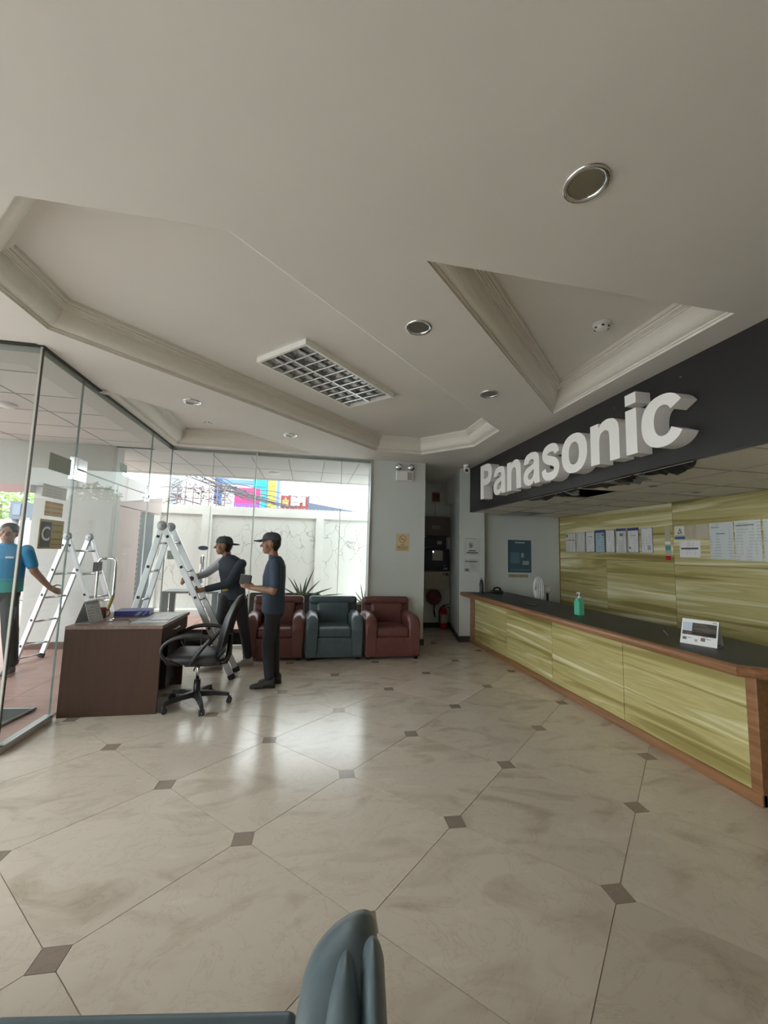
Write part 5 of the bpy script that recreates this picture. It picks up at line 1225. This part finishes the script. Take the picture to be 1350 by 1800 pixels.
def hand(i, wrist, d, across, curl=.6, size=1.0, side=1):
    """palm and five separate fingers; d points along the hand, across over the knuckles (towards the index finger), curled about the third axis"""
    w_, d, a = Vector(wrist), Vector(d).normalized(), Vector(across).normalized(); nrm = d.cross(a).normalized()*side; P = []
    k0 = w_+d*.088*size
    for s in (-.9, -.3, .3, .9): P.append((i, 'c', tuple(w_+a*s*.018*size), tuple(k0+a*s*.026*size), .015*size, .0125*size))
    for s, L, r in ((.032, .072, .0088), (.011, .080, .0092), (-.011, .074, .0088), (-.031, .058, .0078)):
        p = k0+a*s*size; ang = 0
        for seg, f in ((.45, .55), (.32, .9), (.23, .8)):
            ang += curl*f; q = p+(d*math.cos(ang)+nrm*math.sin(ang))*L*seg*size*1.08
            P.append((i, 'c', tuple(p), tuple(q), r*size, r*.92*size)); p = q
    b = w_+d*.025*size+a*.026*size; q = b+(d*.55+a*.75+nrm*.35).normalized()*.045*size; r2 = q+(d*.8+a*.1+nrm*(.3+.6*curl)).normalized()*.036*size
    P += [(i, 'c', tuple(b), tuple(q), .0125*size, .0105*size), (i, 'c', tuple(q), tuple(r2), .0105*size, .009*size)]
    return P
def head(c, f, skin, hair, dark, lip, tilt=0):
    """head with face; c centre, f facing direction (unit, horizontal)"""
    c, f = Vector(c), Vector((f[0], f[1], 0)).normalized(); s = Vector((-f.y, f.x, 0)); u = Vector((0, 0, 1)); yaw = math.atan2(f.y, f.x)
    e = (0, 0, yaw); q = lambda a, b, z: tuple(c+f*a+s*b+u*z)
    P = [(skin, 'e', q(-.005, 0, .02), (.096, .076, .098), e), (skin, 'e', q(.022, 0, -.045), (.066, .062, .068), e), (skin, 'e', q(.055, 0, -.092), (.026, .030, .022), e),
         (skin, 'c', q(.092, 0, .005), q(.112, 0, -.028), .009, .0135), (skin, 'e', q(.093, .017, -.032), (.010, .009, .008), e), (skin, 'e', q(.093, -.017, -.032), (.010, .009, .008), e),
         (skin, 'c', q(.082, -.034, .020), q(.082, .034, .020), .013, .013), (lip, 'c', q(.084, -.02, -.062), q(.084, .02, -.062), .0075, .0075), (lip, 'c', q(.082, -.015, -.072), q(.082, .015, -.072), .0075, .0075),
         (skin, 'e', q(.045, .052, -.02), (.03, .02, .03), e), (skin, 'e', q(.045, -.052, -.02), (.03, .02, .03), e),
         (hair, 'e', q(-.034, 0, .020), (.080, .084, .104), e)]
    for k in (-1, 1):
        P += [(dark, 'e', q(.085, .030*k, .004), (.008, .010, .0045), e), (skin, 'e', q(-.006, .080*k, -.012), (.018, .010, .031), (0, 0, yaw+.3*k)), (lip, 'c', q(.09, .018*k, .028), q(.085, .046*k, .028), .005, .004)]
    return P
def cap_mesh(c, f, brim_dir, mt, parent, dz=.035):
    c, f, b = Vector(c), Vector((f[0], f[1], 0)).normalized(), Vector((brim_dir[0], brim_dir[1], 0)).normalized(); s = Vector((-f.y, f.x, 0)); m = MB(); rings = []
    for k in range(9):
        a = PI/2*k/8; r = math.cos(a)**.62 if k < 8 else .02
        z = dz+.092*math.sin(a); rings.append([c+f*(.108*r*math.cos(2*PI*j/24)-.006)+s*.090*r*math.sin(2*PI*j/24)+Vector((0, 0, z)) for j in range(24)])
    m.rings(rings); o = obj('cap', m, mt, parent)
    m = MB(); m.ball(tuple(c+Vector((0, 0, dz+.094))), .008, 8); sb = Vector((-b.y, b.x, 0)); A, B = [], []
    for j in range(13):
        an = -1.25+2.5*j/12; inn = c+b*(.098*math.cos(an)-.004)+sb*.088*math.sin(an); out = c+b*(.098+.098*math.cos(an*.95)**1.0)*(1 if abs(an) < 1.1 else .95)+sb*.086*math.sin(an)
        A.append(inn+Vector((0, 0, dz+.008))); B.append(out+Vector((0, 0, dz-.008-.012*abs(math.sin(an)))))
    m.rings([A, B, [p-Vector((0, 0, .006)) for p in B], [p-Vector((0, 0, .006)) for p in A], A], cap=False, closed=False); obj('cap_brim', m, mt, o)
def shoe(toe, heel, mt, sole, parent, z=0):
    T, Hh = Vector((*toe, z)), Vector((*heel, z)); d = (T-Hh); L = d.length; d.normalize(); s = Vector((-d.y, d.x, 0)); m = MB(); rings = []
    for u, wd, h_, b0 in ((0, .030, .09, .02), (.06, .040, .115, .016), (.25, .043, .12, .016), (.42, .043, .098, .016), (.62, .046, .062, .016), (.82, .045, .048, .016), (.95, .034, .038, .018), (1.0, .016, .03, .02)):
        p = Hh+d*L*u; rings.append([p+s*wd*math.cos(a)+Vector((0, 0, b0+(h_-b0)*max(0, math.sin(a))**.8 if math.sin(a) > 0 else b0)) for a in [2*PI*k/16 for k in range(16)]])
    m.rings(rings); o = obj('shoe', m, mt, parent)
    m = MB(); rings = []
    for u, wd in ((-.01, .022), (.04, .036), (.25, .038), (.42, .041), (.62, .048), (.82, .047), (.96, .034), (1.01, .014)):
        p = Hh+d*L*u; rings.append([p+s*wd+Vector((0, 0, .001)), p+s*wd+Vector((0, 0, .024)), p-s*wd+Vector((0, 0, .024)), p-s*wd+Vector((0, 0, .001))])
    m.rings(rings, smooth=False); obj('sole', m, sole, o)
M_SK = mat('brown_skin', (.30, .155, .095), .5); M_HAIR = mat('black_hair', (.012, .010, .009), .45); M_LIP = mat('lip', (.26, .11, .085), .5)
M_DPANT = mat('black_trousers', (.018, .019, .024), .75); M_SOLE = mat('pale_sole', (.46, .43, .40), .6); M_SNEAK = mat('white_trainer', (.36, .33, .30), .6); M_DSHOE = mat('dark_shoe', (.025, .024, .024), .5)

# man in profile holding a small box (faces -X)
bx, by = -.36, 4.78
fB = (-1, 0)
P = head((bx-.065, by, 1.565), fB, 0, 1, 1, 2)
P += [(0, 'c', (bx-.02, by, 1.36), (bx-.045, by, 1.50), .056, .054),
      (3, 'l', [((bx+.0, by, .80), .125, .165, 0), ((bx-.0, by, .92), .128, .162, 0), ((bx-.01, by, 1.05), .125, .158, 0), ((bx-.01, by, 1.20), .128, .175, 0), ((bx+.0, by, 1.32), .112, .185, 0), ((bx-.0, by, 1.385), .085, .14, 0), ((bx-.01, by, 1.43), .06, .07, 0)]),
      (4, 'e', (bx+.005, by, .80), (.112, .145, .10))]
for s in (-1, 1):
    y = by+s*.072; fx_ = bx+.005-(.03 if s < 0 else -.02)
    P += [(4, 'c', (bx, y, .84), (fx_-.01, y, .46), .080, .064), (4, 'c', (fx_-.01, y, .46), (fx_+.02, y, .12), .066, .052)]
    ya = by+s*.20
    P += [(3, 'c', (bx+.01, ya-s*.03, 1.345), (bx+.02, ya+s*.02, 1.13), .062, .056), (0, 'c', (bx+.02, ya+s*.02, 1.12), (bx+.0, ya+s*.015, 1.05), .044, .042)]
    wr = (bx-.225, ya-s*.07, 1.08 if s < 0 else 1.055)
    P += [(0, 'c', (bx+.0, ya+s*.015, 1.055), wr, .042, .028)]
    P += hand(0, wr, (-.9, 0, .35), (0, -s*.35, .9) if s < 0 else (-.1, -.4, .9), .75, 1.0, side=1 if s < 0 else -1)
mB = figure('person', 'man in a peaked cap standing in profile, dark shirt, holding a small box', (bx, by, 0), P, [M_SK, M_HAIR, M_LIP, mat('navy_shirt', (.035, .055, .085), .8), M_DPANT])
cap_mesh((bx-.065, by, 1.575), fB, fB, mat('grey_cap', (.06, .065, .075), .8), mB)
shoe((bx-.20, by-.072), (bx+.06, by-.072), M_DSHOE, M_RUB, mB); shoe((bx-.13, by+.075), (bx+.12, by+.075), M_DSHOE, M_RUB, mB)
t = thing('small_box', 'small dark box held up in the hand of the capped man in profile', 'box', (bx-.31, by-.12, 1.13))
m = MB(); m.box((bx-.305, by-.10, 1.165), (.115, .07, .10), .006, 2, Euler((0, .12, 0))); obj('carton', m, mat('dark_carton', (.07, .07, .075), .6), t)
m = MB(); m.box((bx-.305, by-.10, 1.217), (.11, .068, .006), .002, 2, Euler((0, .12, 0))); obj('flap', m, mat('carton_brown', (.16, .13, .11), .6), t)

# man in a backward cap by the ladder
ax, ay = -.985, 5.56
fA = (-1, -.12)
P = head((ax-.10, ay-.02, 1.535), fA, 0, 1, 1, 2)
an = math.radians(-32)
P += [(0, 'c', (ax-.03, ay, 1.34), (ax-.075, ay-.01, 1.47), .058, .055),
      (3, 'l', [((ax+.05, ay, .86), .17, .125, an), ((ax+.045, ay, .98), .168, .124, an), ((ax+.03, ay, 1.10), .172, .122, an), ((ax+.015, ay, 1.22), .19, .125, an), ((ax+.0, ay, 1.32), .19, .108, an), ((ax-.01, ay, 1.375), .14, .085, an), ((ax-.03, ay, 1.42), .07, .06, an)]),
      (4, 'e', (ax+.05, ay, .83), (.155, .12, .10), (0, 0, an))]
# near arm across to the ladder, white sleeve on the far arm
sh1, el1, wr1 = (ax-.15, ay+.10, 1.315), (ax-.30, ay-.02, 1.17), (ax-.43, ay-.28, 1.115)
sh2, el2, wr2 = (ax+.15, ay-.13, 1.31), (ax+.02, ay-.24, 1.06), (ax-.30, ay-.30, .985)
P += [(5, 'c', sh1, el1, .062, .050), (5, 'c', el1, (Vector(el1)*.4+Vector(wr1)*.6), .048, .040), (0, 'c', (Vector(el1)*.38+Vector(wr1)*.62), wr1, .034, .027), (3, 'c', sh2, el2, .063, .054), (3, 'c', el2, (Vector(el2)*.3+Vector(wr2)*.7), .052, .042), (0, 'c', (Vector(el2)*.28+Vector(wr2)*.72), wr2, .033, .027)]
P += hand(0, wr1, (-.55, -.80, -.1), (.2, -.1, .97), 1.0, 1.0, side=-1)+hand(0, wr2, (-.80, -.60, -.05), (.2, -.1, .97), 1.0, 1.0, side=-1)
P += [(4, 'c', (ax-.02, ay-.03, .84), (ax-.085, ay-.06, .47), .095, .070), (4, 'c', (ax-.085, ay-.06, .47), (ax-.07, ay-.11, .125), .070, .052),
      (4, 'c', (ax+.13, ay+.03, .84), (ax+.20, ay+.06, .47), .095, .070), (4, 'c', (ax+.20, ay+.06, .47), (ax+.27, ay+.05, .125), .070, .052)]
mA = figure('person', 'man in a backward cap, dark vest and white sleeve, gripping the tall ladder', (ax, ay, 0), P, [M_SK, M_HAIR, M_LIP, mat('dark_vest', (.030, .040, .055), .8), M_DPANT, mat('white_sleeve', (.60, .63, .70), .8)])
cap_mesh((ax-.10, ay-.02, 1.535), fA, (1, .12), mat('grey_cap', (.06, .065, .075), .8), mA)
shoe((ax-.27, ay-.155), (ax-.005, ay-.10), M_SNEAK, M_SOLE, mA); shoe((ax+.08, ay-.01), (ax+.335, ay+.06), M_SNEAK, M_SOLE, mA)
m = MB(); m.box((ax-.02, ay-.155, .985), (.075, .03, .035), .008, 3, Euler((0, -.2, -.5))); obj('belt_tag', m, mat('yellow_tag', (.55, .42, .08), .5), mA)

# man in a blue polo outside
cx0, cy0 = -3.50, 5.50
fC = (.35, -1)
P = head((cx0+.015, cy0-.03, 1.615), fC, 0, 1, 1, 2)
an = .33
P += [(0, 'c', (cx0, cy0, 1.42), (cx0+.01, cy0-.015, 1.55), .06, .056),
      (3, 'l', [((cx0, cy0, .93), .19, .13, an), ((cx0, cy0, 1.08), .188, .13, an)]), (5, 'l', [((cx0, cy0, 1.06), .188, .13, an), ((cx0, cy0, 1.22), .19, .128, an), ((cx0, cy0, 1.34), .20, .122, an), ((cx0, cy0, 1.44), .165, .095, an), ((cx0, cy0, 1.49), .075, .065, an)]),
      (4, 'e', (cx0, cy0, .90), (.172, .12, .12), (0, 0, an))]
shR, elR, wrR = (cx0+.185, cy0+.04, 1.42), (cx0+.28, cy0+.05, 1.17), (cx0+.385, cy0+.19, .965)
P += [(5, 'c', shR, (Vector(shR)*.3+Vector(elR)*.7), .066, .060), (0, 'c', shR, elR, .046, .042), (0, 'c', elR, wrR, .042, .030)]
P += hand(0, wrR, (.45, .75, -.5), (.2, .3, .9), .9, 1.0, side=1)
shL, elL, wrL = (cx0-.20, cy0-.03, 1.42), (cx0-.28, cy0-.02, 1.14), (cx0-.26, cy0-.12, .90)
P += [(5, 'c', shL, (Vector(shL)*.3+Vector(elL)*.7), .07, .066), (0, 'c', shL, elL, .046, .042), (0, 'c', elL, wrL, .042, .030)]+hand(0, wrL, (0, -.25, -1), (.1, -.9, .2), .4, 1.0, side=1)
P += [(4, 'c', (cx0+.08, cy0, .88), (cx0+.14, cy0-.02, .50), .088, .078), (4, 'c', (cx0+.14, cy0-.02, .50), (cx0+.17, cy0+.01, .125), .080, .064),
      (4, 'c', (cx0-.08, cy0, .88), (cx0-.10, cy0-.05, .50), .088, .078), (4, 'c', (cx0-.10, cy0-.05, .50), (cx0-.10, cy0-.02, .125), .080, .064)]
mC = figure('person', 'man in a blue and teal polo shirt holding the outside ladder', (cx0, cy0, 0), P, [M_SK, M_HAIR, M_LIP, mat('teal_shirt', (.05, .32, .30), .8), mat('charcoal_cargo', (.035, .036, .034), .8), mat('blue_shirt', (.03, .22, .42), .8)])
m = MB(); c = Vector((cx0+.015, cy0-.03, 1.615)); rings = []
for k in range(8):
    a = -.25+(PI/2+.25)*k/7; r = max(.03, math.cos(a)); rings.append([c+Vector((.090*r*math.cos(2*PI*j/20), .102*r*math.sin(2*PI*j/20)+.018, .035+.092*math.sin(a))) for j in range(20)])
m.rings(rings); obj('hair', m, M_HAIR, mC)
m = MB(); m.box((cx0+.12, cy0-.135, 1.335), (.07, .006, .022), rot=Euler((0, 0, .35))); obj('chest_badge', m, mat('badge', (.62, .55, .60), .6), mC)
m = MB(); m.box((cx0+.17, cy0-.09, .70), (.10, .02, .14), .006, 2, Euler((0, 0, .2))); obj('cargo_pocket', m, MATS['charcoal_cargo'], mC)
shoe((cx0+.20, cy0-.20), (cx0+.16, cy0+.06), M_DSHOE, M_SOLE, mC); shoe((cx0-.12, cy0-.22), (cx0-.10, cy0+.04), M_DSHOE, M_SOLE, mC)
# dark mat outside the corner
t = thing('door_mat', 'dark grey mat edge just outside the glass corner', 'mat', (-2.9, 4.05, 0))
m = MB(); m.prism([(-3.3, 3.75), (-2.45, 3.75), (-2.38, 4.30), (-3.3, 4.36)], lambda x, y, d: (x, y, d), .001, .018); obj('pad', m, mat('mat_grey', (.07, .07, .065), .9), t)
m = MB(); m.tube([(-3.3, 4.37, .014), (-2.37, 4.31, .014), (-2.44, 3.74, .014)], .012, 6); obj('rim', m, mat('mat_rim', (.32, .32, .30), .5), t)
